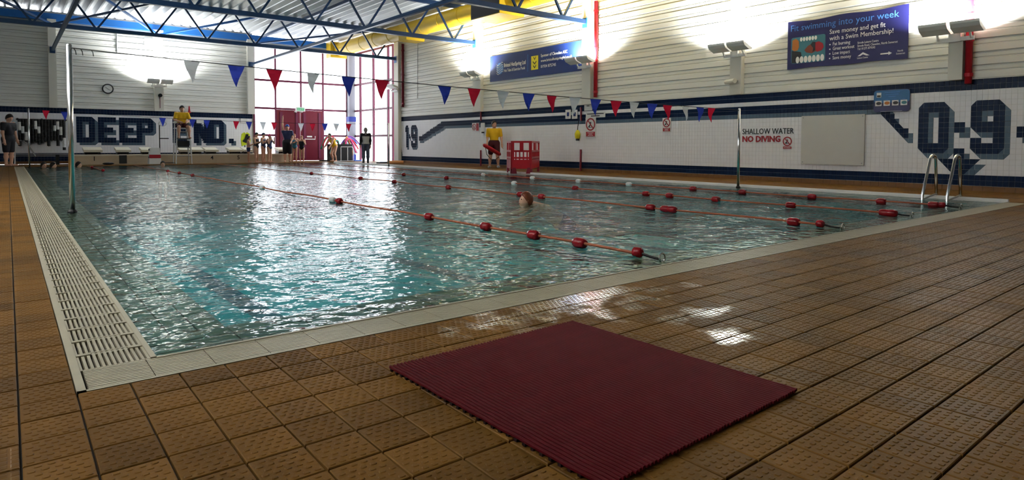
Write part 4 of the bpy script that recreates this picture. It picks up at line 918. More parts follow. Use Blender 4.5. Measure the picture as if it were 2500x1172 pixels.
# ---- red barrier panels by the pool side
pb0 = gnd(1250, 424); pb1 = gnd(1300, 424); 
def barrier_panel(t, p, d, w_, h_):
    d = np.asarray(d, float); d /= np.linalg.norm(d); n_ = np.cross(d, EZ); b = MB(); P = lambda a, z: p + d * a + EZ * z
    for a in (.03, w_ - .03): b.bar(P(a, .12), P(a, h_), .05, .05, up=n_)
    for z, th in ((h_ - .025, .05), (h_ - .27, .05), (.62 * h_ - .12, .05)): b.bar(P(0, z), P(w_, z), .05, th)
    b.bar(P(0, .25), P(w_, .25), .05, .24); b.bar(P(w_ * .5, h_ - .27), P(w_ * .5, h_), w_ * .2, .05, up=n_)
    k = 5
    for i in range(1, k): b.bar(P(w_ * i / k, .3), P(w_ * i / k, h_ - .25), .035, .04, up=n_)
    b.obj('barrier_panel', MT['red'], t)
    for a in (.06, w_ - .06):
        q = P(a, 0); MB().prism([(-.07, 0), (-.04, .16), (.04, .16), (.07, 0)], q - n_ * .03, d, EZ, n_, .06).obj('foot', MT['maroon'], t)
bh_ = hgt(pb0, 1250, 344)
t = thing('crowd_barrier', pb0, 'folded red plastic barrier standing at the poolside', 'barrier')
dirx = np.array([.80, -.60, 0]); dl = 0.62
wd_ = min(np.linspace(.3, 2, 400), key=lambda s: abs(proj(pb0 + dirx * s)[0] - 1296))
barrier_panel(t, pb0, dirx, wd_, bh_); c2 = pb0 + dirx * wd_; d2 = np.array([.75, .66, 0]); w2_ = min(np.linspace(.1, 2, 400), key=lambda s: abs(proj(c2 + d2 / np.linalg.norm(d2) * s)[0] - 1315)); barrier_panel(t, c2, d2, w2_, bh_)
d3 = np.array([.5, .86, 0]); barrier_panel(t, pb0 + d3 * .05, d3, .8, bh_)
# ---- far end: starting blocks, numbers, platform things
def xat(px, y): return onD(px, 380, y)[0]
def block(px0, px1, label, tilt=.16):
    x0, x1 = xat(px0, 27.1), xat(px1, 27.1); t = thing('starting_block', ((x0 + x1) / 2, 27.15, PH), label, 'starting block', 'starting blocks on the platform')
    z = PH + .17; m = MB(); m.fr(((x0 + x1) / 2, 27.15, z), (EX, np.array([0, math.cos(tilt), math.sin(tilt)]), np.array([0, -math.sin(tilt), math.cos(tilt)])), (x1 - x0, .62, .085)); m.obj('board', MT['offwhite'], t)
    for x in (x0 + .08, x1 - .08): MB().box((x, 27.22, PH + .06), (.06, .40, .12)).obj('leg', MT['black'], t)
    MB().box(((x0 + x1) / 2, 27.34, PH + .065), (x1 - x0 - .2, .05, .13)).obj('brace', MT['black'], t)
for (a, c), lb in zip(((203, 249), (282, 318), (343, 372), (436, 463), (466, 494), (499, 530), (556, 589), (592, 612), (676, 700)), ('leftmost cream starting block beside the tall flag post', 'narrow starting block over the dark gap', 'cream starting block behind the white folding sign', 'cream starting block behind the lifeguard chair legs', 'cream starting block just right of the chair', 'cream starting block above the painted four', 'cream starting block above the painted five', 'cream starting block beside the hi-vis vest', 'cream starting block left of the red doors')): block(a, c, lb)
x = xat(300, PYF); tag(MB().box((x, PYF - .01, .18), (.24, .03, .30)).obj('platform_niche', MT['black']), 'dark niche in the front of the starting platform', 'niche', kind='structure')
for s, px in (('1', 234), ('4', 518), ('5', 583)):
    p = onD(px, 385, PYF); txt(s, FD, (p[0] - .06, PYF - .006, .14), None, .16, 'txt_black', pl, 'lane_number', bold=.01)
# white folding sign
p = gnd(377, 397); p = np.array([xat(377, PYF - .45), PYF - .45, 0]); hs = hgt(p, 377, 361); t = thing('folding_sign', p, 'white folding floor sign with dark red band in front of the platform', 'sign')
for s in (-1, 1):
    m = MB(); m.add([(p[0] - .2, p[1] + s * .16, .01), (p[0] + .2, p[1] + s * .16, .01), (p[0] + .17, p[1] + s * .01, hs), (p[0] - .17, p[1] + s * .01, hs), (p[0] - .2, p[1] + s * .19, .01), (p[0] + .2, p[1] + s * .19, .01), (p[0] + .17, p[1] + s * .04, hs), (p[0] - .17, p[1] + s * .04, hs)], [(0, 1, 2, 3), (7, 6, 5, 4), (0, 4, 5, 1), (2, 6, 7, 3), (1, 5, 6, 2), (0, 3, 7, 4)]); bd = m.obj('sign_leaf', MT['white'], t)
m = MB(); m.fr((p[0], p[1] - .125, hs * .48), (EX, np.array([0, .24, .97]), np.array([0, -.97, .24])), (.37, .13, .01)); m.obj('red_band', MT['txt_red'], t); 
MB().box((p[0], p[1] - .13, .16), (.2, .02, .05)).obj('grip', MT['black'], t)
for z in (.3, .62): MB().box((p[0] - .185, p[1] - .08, z * hs / .7), (.03, .06, .06)).obj('hinge', MT['black'], t)
# lifeguard chair
cy0 = PYF - .55; cxl, cxr = xat(434, cy0), xat(464, cy0); base = np.array([(cxl + cxr) / 2, cy0, 0]); hseat = hgt(base, 448, 313)
t = thing('lifeguard_chair', base, 'tall grey tubular lifeguard chair at the deep end', 'chair'); tx, bx_ = .21, .27
for s in (-1, 1):
    MB().tube([base + EX * s * bx_, base + EX * s * tx + EY * .06 + EZ * hseat], .022, 8).obj('leg', MT['galv'], t); MB().tube([base + EX * s * bx_ * 1.0 + EY * .48, base + EX * s * tx + EY * .5 + EZ * hseat, base + EX * s * tx + EY * .55 + EZ * (hseat + .5)], .022, 8).obj('leg', MT['galv'], t)
    MB().tube([base + EX * s * (tx + .03) + EZ * (hseat + .22) + EY * .1, base + EX * s * (tx + .03) + EZ * (hseat + .22) + EY * .55], .02, 8).obj('armrest', MT['white'], t)
for z in (.3, .62, .94, 1.2):
    k = z / hseat; MB().tube([base + EX * -(bx_ + (tx - bx_) * k) + EY * .06 * k + EZ * z, base + EX * (bx_ + (tx - bx_) * k) + EY * .06 * k + EZ * z], .018, 8).obj('rung', MT['galv'], t)
MB().box(base + EY * .3 + EZ * hseat, (.48, .5, .04)).obj('seat', MT['white'], t); MB().box(base + EY * .55 + EZ * (hseat + .34), (.46, .03, .3)).obj('backrest', MT['white'], t); MB().box(base + EY * .02 + EZ * .95, (.46, .1, .03)).obj('footrest', MT['black'], t); MB().box(base + EY * .05 + EZ * .75, (.4, .02, .24)).obj('front_panel', MT['black'], t)
CHB, HSEAT = base, hseat
p = base + np.array([-.75, .3, 0]); t = thing('equipment_stand', p, 'thin dark stand left of the lifeguard chair holding a ring', 'stand')
MB().tube([p + EZ * .0, p + EZ * 1.45], .018, 8).obj('pole', MT['black'], t); MB().tube([p + EZ * .04, p + EX * .5 + EZ * .04], .016, 6).obj('base_bar', MT['black'], t); MB().tube([p + EZ * .95, p + EX * .3 + EZ * .95], .02, 6).obj('hook_bar', MT['black'], t); MB().tube([p + EZ * 1.5 + EX * .1 + .1 * (math.cos(a) * EX * 1.3 + math.sin(a) * EZ * .8) for a in np.linspace(0, 6.28, 16, endpoint=False)], .02, 6, closed=True).obj('ring', MT['white'], t)
p = onD(462, 265, D - .1); t = thing('traffic_cone', p - EZ * .1, 'small red cone on the tile ledge behind the seated lifeguard', 'cone'); MB().lathe([(.07, -.18), (.07, -.15), (.045, -.13), (.02, .1)], p, 12).obj('cone_body', MT['red'], t); MB().lathe([(.04, 0), (.032, .03)], p - EZ * .06, 12, caps=False).obj('stripe', MT['maroon'], t)
# lane lines hung on the far wall
x0h, x1h = onD(44, 330, D - .15)[0], onD(160, 330, D - .15)[0]; ztop = onD(100, 292, D - .15)[2]; zbot = onD(100, 343, D - .15)[2]
t = thing('storage_rail', ((x0h + x1h) / 2, D - .1, ztop), 'dark wall rail carrying the hanging lane lines', 'rail'); MB().tube([(x0h - .05, D - .12, ztop), (x1h + .05, D - .12, ztop)], .02, 8).obj('rail', MT['black'], t)
for x in (x0h, (x0h + x1h) / 2, x1h): MB().box((x, D - .05, ztop), (.05, .12, .08)).obj('bracket', MT['black'], t)
N_ = 15
for k in range(N_):
    x = x0h + (x1h - x0h) * (k + .5) / N_; zb2 = zbot - .12 * rng.random() - (.25 if k == N_ - 1 else 0) - (.10 if k % 3 == 0 else 0); tt = thing('lane_line', (x, D - .16, zb2), ORD[k] + ' lane line from the left hanging on the far wall rail', 'lane line', 'lane lines hanging on the far wall')
    z = ztop; wseg = {0: (.1, .4), 1: (.3, .62), 2: (.5, .9), 5: (.05, .4), 6: (.25, .55), 11: (.2, .5), 12: (.05, .35), 13: (.3, .68), 14: (.55, .9)}.get(k)
    bm_, wm_ = MB(), MB(); L_ = ztop - zb2
    nd = int(L_ / .05)
    for i in range(nd):
        zc = ztop - .05 * (i + .5); fr_ = i / nd; tgt = wm_ if (wseg and wseg[0] < fr_ < wseg[1]) else bm_
        tgt.lathe([(.044, -.0255), (.053, -.016), (.053, .016), (.044, .0255)], (x, D - .16, zc), 9)
    bm_.tube([(x, D - .16, ztop), (x, D - .16, zb2)], .012, 5); bm_.obj('black_discs', MT['black'], tt)
    if wm_.V: wm_.obj('white_discs', MT['float_white'], tt)
# handrail and cover bar at the far left
hp = lambda px, py, y: onD(px, py, y)
t = thing('handrail', hp(75, 395, 26.4), 'bent steel handrail behind the far left flag post', 'handrail'); MB().tube([hp(36, 344, 27), hp(56, 344, 26.8), hp(66, 350, 26.6), hp(88, 383, 26.0)], .022, 8).obj('rail', MT['chrome'], t); a_ = hp(36, 344, 27); MB().tube([a_, (a_[0], a_[1], 0)], .022, 8).obj('post', MT['chrome'], t)
t = thing('cover_roller', hp(100, 390, 27.6), 'low horizontal roller bars before the hanging lane lines', 'roller')
for py in (377, 381): MB().tube([hp(32, py, 27.6), hp(172, py, 27.6)], .02, 8).obj('bar', MT['galv'], t)
for px in (34, 140): q = hp(px, 380, 27.6); MB().box((q[0], 27.6, q[2] / 2 - .0), (.1, .3, q[2] + .08)).obj('end_stand', MT['black'], t)
# hi-vis vest on a stand
p = np.array([xat(598, 27.95), 27.95, 0]); zv = hgt(p, 600, 322); t = thing('hi_vis_vest', p, 'yellow hi-vis vest hanging on a dark stand left of the children', 'vest'); MB().tube([p, p + EZ * (zv - .05)], .02, 8).obj('stand_pole', MT['black'], t)
m = MB(); m.prism([(-.16, .0), (-.19, .28), (-.15, .52), (-.05, .58), (0, .5), (.05, .58), (.15, .52), (.19, .28), (.16, 0), (.02, .06)], p + EZ * (zv - .6) - EY * .08, EX, EZ, -EY, .10); vv = m.obj('vest_body', MT['hivis'], t); MB().prism([(-.15, .2), (.02, .12), (.1, .5), (.0, .5), (-.06, .3)], p + EZ * (zv - .6) - EY * .185, EX, EZ, -EY, .01).obj('dark_lining', MT['blackcloth'], vv)
MB().box(p + EZ * .02, (.3, .3, .04)).obj('stand_base', MT['black'], t)
# noodle bin and noodles
p = np.array([xat(812, 26.9) + .35, 26.95, 0]); hb = hgt(p, 815, 345) * .86; t = thing('noodle_bin', p, 'black open crate holding foam noodles before the corner column', 'bin')
m = MB(); hw = .38
for s in (-1, 1): m.box(p + EX * s * hw + EZ * hb / 2, (.03, .92, hb)); m.box(p + EY * s * .46 + EZ * hb / 2, (2 * hw, .03, hb))
m.box(p + EZ * .03, (2 * hw, .92, .04)); m.obj('bin_body', MT['black'], t)
nd_ = [('teal', -.62, -.2), ('pink', .62, -.15), ('orange', .52, -.35), ('green', .70, -.1), ('purple', .56, -.3), ('red', -.80, .35), ('pink', .85, -.2), ('red', .95, .1), ('purple', 1.1, .35), ('pink', -.55, .3), ('blue', 1.0, .5), ('green', -.7, .1)]
for k, (c_, dx, dzz) in enumerate(nd_):
    yy = EY * (-.40 + .072 * k); s0 = p + EX * ((-.22, 0, .22)[k % 3]) + yy + EZ * .12; top = p + EX * (dx * .42) + EZ * (hb + .16 + .08 * (k % 3)) + yy; end = p + EX * dx + EZ * (hb * .62 + dzz * .6) + yy
    pts = [(1 - s) ** 2 * s0 + 2 * s * (1 - s) * (2 * top - (s0 + end) / 2) + s * s * end for s in np.linspace(0, 1, 14)]
    lb = ('' if k != 9 else '') + f'{c_} foam noodle ' + ('drooping left from' if dx < 0 else 'arching right out of' if dx > .7 else 'curving over the front of') + ' the black crate'
    o = MB().tube(pts, .034, 8).obj('pool_noodle', MT['noodle_' + c_], smooth=True); tag(o, lb, 'noodle', 'foam noodles in the crate')
# trolley rail
q0, q1 = xat(832, 26.2), xat(862, 26.2); t = thing('trolley_frame', ((q0 + q1) / 2, 26.2, 0), 'low grey tubular trolley frame right of the noodle crate', 'trolley'); hz = hgt((q0, 26.2, 0), 848, 359)
MB().tube([(q0, 26.2, hz), (q1 - .06, 26.2, hz), (q1, 26.2, hz - .08), (q1, 26.2, .03)], .02, 8).obj('front_rail', MT['galv'], t); MB().tube([(q0 + (q1 - q0) * .55, 26.2, hz), (q0 + (q1 - q0) * .55, 26.2, .03)], .016, 8).obj('upright', MT['galv'], t); MB().tube([(q0 - .3, 26.2, .03), (q1, 26.2, .03)], .02, 8).obj('base_rail', MT['galv'], t); MB().tube([(q0, 26.2, hz), (q0, 26.2, .03)], .016, 8).obj('upright', MT['galv'], t)
# floats and toys on the deck
for px, y, c_, w_, lb in ((845, 28.0, 'noodle_orange', .5, 'orange kickboard lying beside the corner column'), (838, 27.6, 'noodle_blue', .45, 'blue kickboard in front of the orange one'), (872, 26.9, 'noodle_blue', .4, 'blue kickboard at the foot of the side glazing'), (791, 27.7, 'black', .35, 'black float right of the red doors'), (945, 25.9, 'noodle_blue', .5, 'blue float beside the far flag post'), (935, 25.3, 'black', .45, 'dark coiled float by the glazing')):
    x = xat(px, y) if px < 840 else min(xat(px, y), W - .5); 
    if px > 900: x = 11.5 + (px - 930) * .06; y = x * onW(px, 395)[1] / W
    m = MB(); pol = [(-w_ / 2, -.14), (w_ * .3, -.14), (w_ / 2, -.06), (w_ / 2, .06), (w_ * .3, .14), (-w_ / 2, .14)]
    m.prism(pol, (x, y, .0 if 'under' not in lb else .0), EX, EY, EZ, .05); tag(m.obj('kickboard', MT[c_]), lb, 'kickboard', 'floats left on the far deck')
p0 = gnd(950, 400); tag(MB().tube([gnd(946, 400) + EZ * .06, gnd(985, 400) + EZ * .06], .07, 10).obj('rescue_tube', MT['noodle_orange'], smooth=True), 'pale red rescue tube lying on the right deck by the glazing', 'rescue tube')
p = gnd(330, 397); p = np.array([xat(264, PYF - .3), PYF - .3, 0]); m = MB(); m.ell(p + EZ * .045, (.18, .1, .045)); tag(m.obj('dark_bag', MT['black'], smooth=True), 'small dark bundle on the deck before the platform', 'bag')
# ================================================================ PEOPLE (one continuous body each, clothes and hair as children)
def surfnet(fn, lo, hi, h):
    n = np.ceil((hi - lo) / h).astype(int) + 1
    ax = [lo[i] + h * np.arange(n[i]) for i in range(3)]
    G = np.stack(np.meshgrid(*ax, indexing='ij'), -1); val = fn(G.reshape(-1, 3)).reshape(n)
    s = val < 0; cx, cy, cz = n - 1
    acc = np.zeros((cx, cy, cz, 3)); cnt = np.zeros((cx, cy, cz))
    sl = lambda o, m: slice(o, o + m)
    for axis in range(3):
        o1 = [(axis + 1) % 3, (axis + 2) % 3]
        for a in (0, 1):
            for b_ in (0, 1):
                i0 = [0, 0, 0]; i0[o1[0]] = a; i0[o1[1]] = b_; i1 = list(i0); i1[axis] = 1
                v0 = val[sl(i0[0], cx), sl(i0[1], cy), sl(i0[2], cz)]; v1 = val[sl(i1[0], cx), sl(i1[1], cy), sl(i1[2], cz)]
                m = (v0 < 0) != (v1 < 0); t = np.where(m, v0 / np.where(m, v0 - v1, 1), 0)
                for q in range(3): acc[..., q] += np.where(m, i0[q] + (t if q == axis else 0), 0)
                cnt += m
    act = cnt > 0; idx = -np.ones((cx, cy, cz), int); idx[act] = np.arange(act.sum())
    ijk = np.argwhere(act); V = lo + h * (ijk + acc[act] / cnt[act][:, None]); F = []
    for axis in range(3):
        a, b_ = (axis + 1) % 3, (axis + 2) % 3
        s0 = [slice(1, -1)] * 3; s0[axis] = slice(0, -1); s1 = list(s0); s1[axis] = slice(1, None)
        e = np.argwhere(s[tuple(s0)] != s[tuple(s1)])
        if not len(e): continue
        off = np.ones(3, int); off[axis] = 0; e = e + off; ins = s[e[:, 0], e[:, 1], e[:, 2]]
        q = []
        for da, db in ((-1, -1), (0, -1), (0, 0), (-1, 0)):
            c = e.copy(); c[:, a] += da; c[:, b_] += db; q.append(idx[c[:, 0], c[:, 1], c[:, 2]])
        q = np.stack(q, 1); q[~ins] = q[~ins][:, ::-1]; F.append(q)
    return V, np.concatenate(F)
def cap(P, a, b_, ra, rb):
    a = np.asarray(a, float); b_ = np.asarray(b_, float); d = b_ - a; L = d @ d + 1e-12
    t = np.clip((P - a) @ d / L, 0, 1); return np.linalg.norm(P - a - t[:, None] * d, axis=1) - (ra + (rb - ra) * t)
def smin(a, b_, k):
    h = np.clip(.5 + .5 * (b_ - a) / k, 0, 1); return b_ + (a - b_) * h - k * h * (1 - h)
def ellip(P, c, R_, ax): 
    q = np.stack([(P - c) @ ax[i] / R_[i] for i in range(3)], 1); return (np.linalg.norm(q, axis=1) - 1) * min(R_)
def nrm(v): v = np.asarray(v, float); return v / np.linalg.norm(v)
STAND = dict(lean=0.0, rua=(.12, 0, -1), rfa=(.04, .18, -1), lua=(-.12, 0, -1), lfa=(-.04, .18, -1), rul=(.03, .02, -1), rll=(.0, -.03, -1), lul=(-.03, .02, -1), lll=(0, -.03, -1))
def person(base, fwd, H, pose, outfit, label, hair='hair_dark', hair_long=False, head_dir=(0, 1, -.05), zbase=0.0, pelvis=None, female=False, group=None, capm=None, res=105, hands=True):
    ps = dict(STAND); ps.update(pose); f2 = nrm((fwd[0], fwd[1], 0)); r2 = np.array([f2[1], -f2[0], 0])
    Lc = lambda v: r2 * v[0] + f2 * v[1] + EZ * v[2]
    pel = np.array([0, 0, .53 * H]); le = ps['lean']; up = nrm((0, math.sin(le), math.cos(le))); sw = .098 * H if female else .112 * H; hw = .052 * H
    ch = pel + up * .20 * H; nk = pel + up * .295 * H; hd0 = nrm(head_dir); hc = nk + up * .085 * H + np.array([0, .012 * H, 0])
    J = {}
    for s, k in ((1, 'r'), (-1, 'l')):
        sh = pel + up * .275 * H + np.array([s * sw, 0, 0]); el = sh + nrm(ps[k + 'ua']) * .172 * H; wr_ = el + nrm(ps[k + 'fa']) * .15 * H
        hp_ = pel + np.array([s * hw, 0, -.02 * H]); kn = hp_ + nrm(ps[k + 'ul']) * .245 * H; an = kn + nrm(ps[k + 'll']) * .225 * H; toe = an + nrm(ps.get(k + 'ft', (s * .15, 1, -.12))) * .11 * H
        J[k] = (sh, el, wr_, hp_, kn, an, toe)
    low = min(J['r'][5][2], J['l'][5][2]) - .04 * H
    off = -low if pelvis is None else 0.0
    root = np.array([base[0], base[1], zbase + off]) if pelvis is None else np.asarray(pelvis) - pel[2] * EZ
    toW = lambda V: root + V[:, :1] * r2 + V[:, 1:2] * f2 + V[:, 2:] * EZ
    k_ = H
    tor = [(pel + np.array([-.035 * k_, 0, 0]), pel + np.array([.035 * k_, 0, 0]), .062 * k_, .062 * k_), (pel, pel + up * .10 * k_, .068 * k_, .062 * k_),
           (pel + up * .10 * k_ + np.array([-.02 * k_, 0, 0]), ch + np.array([-.045 * k_, 0, 0]), .055 * k_, .062 * k_), (pel + up * .10 * k_ + np.array([.02 * k_, 0, 0]), ch + np.array([.045 * k_, 0, 0]), .055 * k_, .062 * k_),
           (ch + up * .055 * k_ + np.array([-sw * .85, 0, 0]), ch + up * .055 * k_ + np.array([sw * .85, 0, 0]), .042 * k_, .042 * k_)]
    lim = []
    for k in 'rl':
        sh, el, wr_, hp_, kn, an, toe = J[k]
        lim += [(sh, el, .033 * k_, .025 * k_), (el, wr_, .025 * k_, .017 * k_), (wr_, wr_ + (wr_ - el) / np.linalg.norm(wr_ - el) * .045 * k_, .018 * k_, .021 * k_),
                (hp_, kn, .054 * k_, .034 * k_), (kn, kn + (an - kn) * .35, .033 * k_, .035 * k_), (kn + (an - kn) * .35, an, .035 * k_, .020 * k_), (an - EZ * .012 * k_, toe, .023 * k_, .016 * k_)]
    hf = hd0; hr = nrm(np.cross(hf, EZ)); hu = np.cross(hr, hf); hax = (hr, hf, hu)
    def head(P):
        d = ellip(P, hc, (.046 * k_, .056 * k_, .066 * k_), hax); d = smin(d, ellip(P, hc + hf * .018 * k_ - hu * .035 * k_, (.033 * k_, .038 * k_, .036 * k_), hax), .02 * k_)
        d = smin(d, cap(P, hc + hf * .054 * k_ + hu * .008 * k_, hc + hf * .063 * k_ - hu * .014 * k_, .006 * k_, .009 * k_), .008 * k_)
        for s in (-1, 1): d = smin(d, ellip(P, hc + hr * s * .047 * k_, (.007 * k_, .013 * k_, .018 * k_), hax), .006 * k_)
        return d
    def body(P):
        d = None
        for a, b_, ra, rb in tor + lim:
            q = cap(P, a, b_, ra, rb); d = q if d is None else smin(d, q, .022 * k_)
        d = smin(d, cap(P, nk - up * .03 * k_, hc - hu * .02 * k_, .033 * k_, .029 * k_), .02 * k_)
        return smin(d, head(P), .012 * k_)
    pts = np.array([p for c in tor + lim for p in c[:2]] + [hc + hu * .08 * k_]); lo = pts.min(0) - .09 * k_; hi = pts.max(0) + .09 * k_; h = H / res
    V, F = surfnet(body, lo, hi, h)
    m = MB(); m.V = toW(V).tolist(); m.F = [tuple(x) for x in F.tolist()]; m.M = [0] * len(m.F)
    if hands:
        for k, s in (('r', 1), ('l', -1)):
            el, wr_ = J[k][1], J[k][2]; d = nrm(wr_ - el); side = nrm(np.cross(d, np.array([s, .3, .2]))); nrm_ = np.cross(d, side); pk = wr_ + d * .05 * k_
            for i in range(4):
                o = pk + side * (.0105 * k_ * (i - 1.5)); l = (.036, .042, .039, .030)[i] * k_
                g1 = o + d * l * .55 + nrm_ * .004 * k_ * s; g2 = o + d * l + nrm_ * .014 * k_ * s
                m.tube(toW(np.array([o, g1, g2])), (.0058 * k_, .0052 * k_, .0042 * k_), 6)
            o = wr_ + d * .018 * k_ + side * .016 * k_; m.tube(toW(np.array([o, o + d * .018 * k_ + side * .014 * k_, o + d * .036 * k_ + side * .018 * k_])), (.0072 * k_, .0065 * k_, .005 * k_), 6)
    t = thing('person', root if pelvis is None else np.asarray(pelvis), label, 'person', group)
    m.obj('body', MT['skin'], t, smooth=True)
    def cloth(name, prims, infl, clips, mt):
        def fn(P):
            d = None
            for a, b_, ra, rb in prims:
                q = cap(P, a, b_, ra, rb) - infl * k_; d = q if d is None else smin(d, q, .022 * k_)
            for n_, o_ in clips: d = np.maximum(d, (P - o_) @ np.asarray(n_, float))
            return d
        q = np.array([p for c in prims for p in c[:2]]); V, F = surfnet(fn, q.min(0) - .1 * k_, q.max(0) + .1 * k_, h)
        mm = MB(); mm.V = toW(V).tolist(); mm.F = [tuple(x) for x in F.tolist()]; mm.M = [0] * len(mm.F); mm.obj(name, MT[mt], t, smooth=True)
    part = lambda p, s0, s1: (p[0] + (p[1] - p[0]) * s0, p[0] + (p[1] - p[0]) * s1, p[2] + (p[3] - p[2]) * s0, p[2] + (p[3] - p[2]) * s1)
    A = {k: lim[i * 7:(i + 1) * 7] for i, k in enumerate('rl')}
    for g in outfit:
        kind, mt = g[0], g[1]
        if kind == 'shirt':
            sl_ = g[2] if len(g) > 2 else .65; pr = tor + [part(A[k][0], 0, min(sl_, 1)) for k in 'rl'] + ([A[k][1] for k in 'rl'] if sl_ > 1 else []); cloth('shirt', pr, .012, [(up, nk + up * .0 * k_), (-up, pel - up * .02 * k_)], mt)
        elif kind == 'vest_panel': cloth('shirt_back_panel', tor[:4], .016, [(up, ch + up * .015 * k_), (-up, pel)], mt)
        elif kind == 'shorts':
            l_ = g[2] if len(g) > 2 else .6; cloth('shorts', tor[:2] + [part(A[k][3], 0, l_) for k in 'rl'], .016, [(up, pel + up * .055 * k_)], mt)
        elif kind == 'trunks': cloth('trunks', tor[:1] + [part(A[k][3], 0, .28) for k in 'rl'], .009, [(up, pel + up * .04 * k_)], mt)
        elif kind == 'trousers': cloth('trousers', tor[:2] + [A[k][i] for k in 'rl' for i in (3, 4)] + [part(A[k][5], 0, .9) for k in 'rl'], .010, [(up, pel + up * .06 * k_)], mt)
        elif kind == 'swimsuit': cloth('swimsuit', tor, .007, [(up, ch + up * .045 * k_), (-up, pel - up * .075 * k_), ((1, 0, -.75), pel + np.array([.085 * k_, 0, 0])), ((-1, 0, -.75), pel - np.array([.085 * k_, 0, 0]))], mt)
        elif kind == 'skirt': cloth('long_shorts', tor[:2] + [part(A[k][3], 0, 1) for k in 'rl'], .022, [(up, pel + up * .06 * k_)], mt)
        elif kind == 'shoes':
            for k in 'rl': cloth('shoe', [A[k][6]], .008, [((0, 0, 1), J[k][5] + EZ * .01 * k_)], mt)
    R_ = (.046 * k_, .056 * k_, .066 * k_)
    def hairf(P):
        d = ellip(P, hc + hu * .004 * k_, tuple(x * 1.17 for x in R_), hax); pl_ = (P - hc) @ (hf * .80 - hu * .60) - (.012 if not capm else -.0) * k_
        if capm: pl_ = (P - hc) @ (hf * .35 - hu * .94) + .0 * k_
        d = np.maximum(d, pl_)
        if hair_long: d = smin(d, cap(P, hc - hf * .03 * k_, hc - hf * .05 * k_ - hu * .11 * k_, .04 * k_, .026 * k_), .02 * k_)
        return d
    V, F = surfnet(hairf, hc - .20 * k_, hc + .12 * k_, h * .8)
    mm = MB(); mm.V = toW(V).tolist(); mm.F = [tuple(x) for x in F.tolist()]; mm.M = [0] * len(mm.F); mm.obj('swim_cap' if capm else 'hair', MT[capm or hair], t, smooth=True)
    for s in (-1, 1):
        q = hc + hr * s * .018 * k_ + hf * .049 * k_ + hu * .006 * k_; MB().ell(toW(q[None])[0], (.006 * k_,) * 3, 8, 5).obj('eye', MT['eye'], t, smooth=True)
    q = hc + hf * .054 * k_ - hu * .034 * k_; MB().ell(toW(q[None])[0], (.012 * k_, .012 * k_, .004 * k_), 8, 5).obj('mouth', MT['txt_red'], t, smooth=True)
    return t, toW, J
def footpos(px, y): return np.array([onD(px, 390, y)[0], y, 0])
# walking lifeguard with a rescue tube under the arm
gp = gnd(1206, 409)
gp = gp * (min(gp[0], 12.35) / gp[0]); gp[2] = 0
Hg = hgt(gp, 1210, 292) * 1.0
t, toW, J = person(gp, (-.62, -.78), Hg, dict(rua=(.16, -.12, -1), rfa=(.02, .42, -.8), lua=(-.22, .02, -1), lfa=(-.10, .25, -1), rul=(.10, -.16, -1), rll=(.06, -.10, -1), lul=(-.10, .32, -1), lll=(-.06, -.12, -1)),
                   [('shirt', 'yellow', .75), ('shorts', 'shorts', .75), ('shoes', 'grey')], 'lifeguard in yellow polo shirt and dark shorts walking with rescue tube', head_dir=(-.55, .85, -.05), res=130)
a, b2 = onD(1180, 353, gp[1] - .25), onD(1222, 378, gp[1] - .25)
rt = thing('rescue_tube', (a + b2) / 2, 'red rescue tube held at the walking lifeguard\'s waist', 'rescue tube'); d = b2 - a
MB().tube([a, a + d * .06, a + d * .5, a + d * .94, b2], (.03, .06, .065, .06, .03), 10).obj('tube_body', MT['red'], rt, smooth=True); MB().tube([a + d * .1, a + d * .2 - EZ * .25, a + d * .55 - EZ * .36, a + d * .9 - EZ * .1], .01, 6).obj('strap', MT['black'], rt)
# lifeguard on the high chair
person((0, 0), (0, -1), 1.62, dict(lean=.12, rua=(.30, .30, -1), rfa=(-.55, .75, -.30), lua=(-.30, .30, -1), lfa=(.55, .75, -.30), rul=(.22, 1, -.16), rll=(.05, .10, -1), lul=(-.22, 1, -.16), lll=(-.02, .10, -1), rft=(.1, 1, -.2), lft=(-.1, 1, -.2)),
       [('shirt', 'yellow', .75), ('shorts', 'shorts', .55)], 'lifeguard in yellow shirt sitting on the tall chair', pelvis=CHB + EY * .32 + EZ * (HSEAT + .13), head_dir=(0, 1, -.25))
# man in dark clothes at the far left
fp = np.array([.02, 25.95, 0]); person(fp, (.75, -.66), hgt(fp, 28, 276), dict(lean=.05, rua=(.10, -.05, -1), rfa=(.0, .20, -1), lua=(-.10, .05, -1), lfa=(0, .3, -1)), [('shirt', 'blackcloth', .6), ('shorts', 'blackcloth', .85)], 'person in black polo and shorts looking down at the far left', head_dir=(0, 1, -.55))
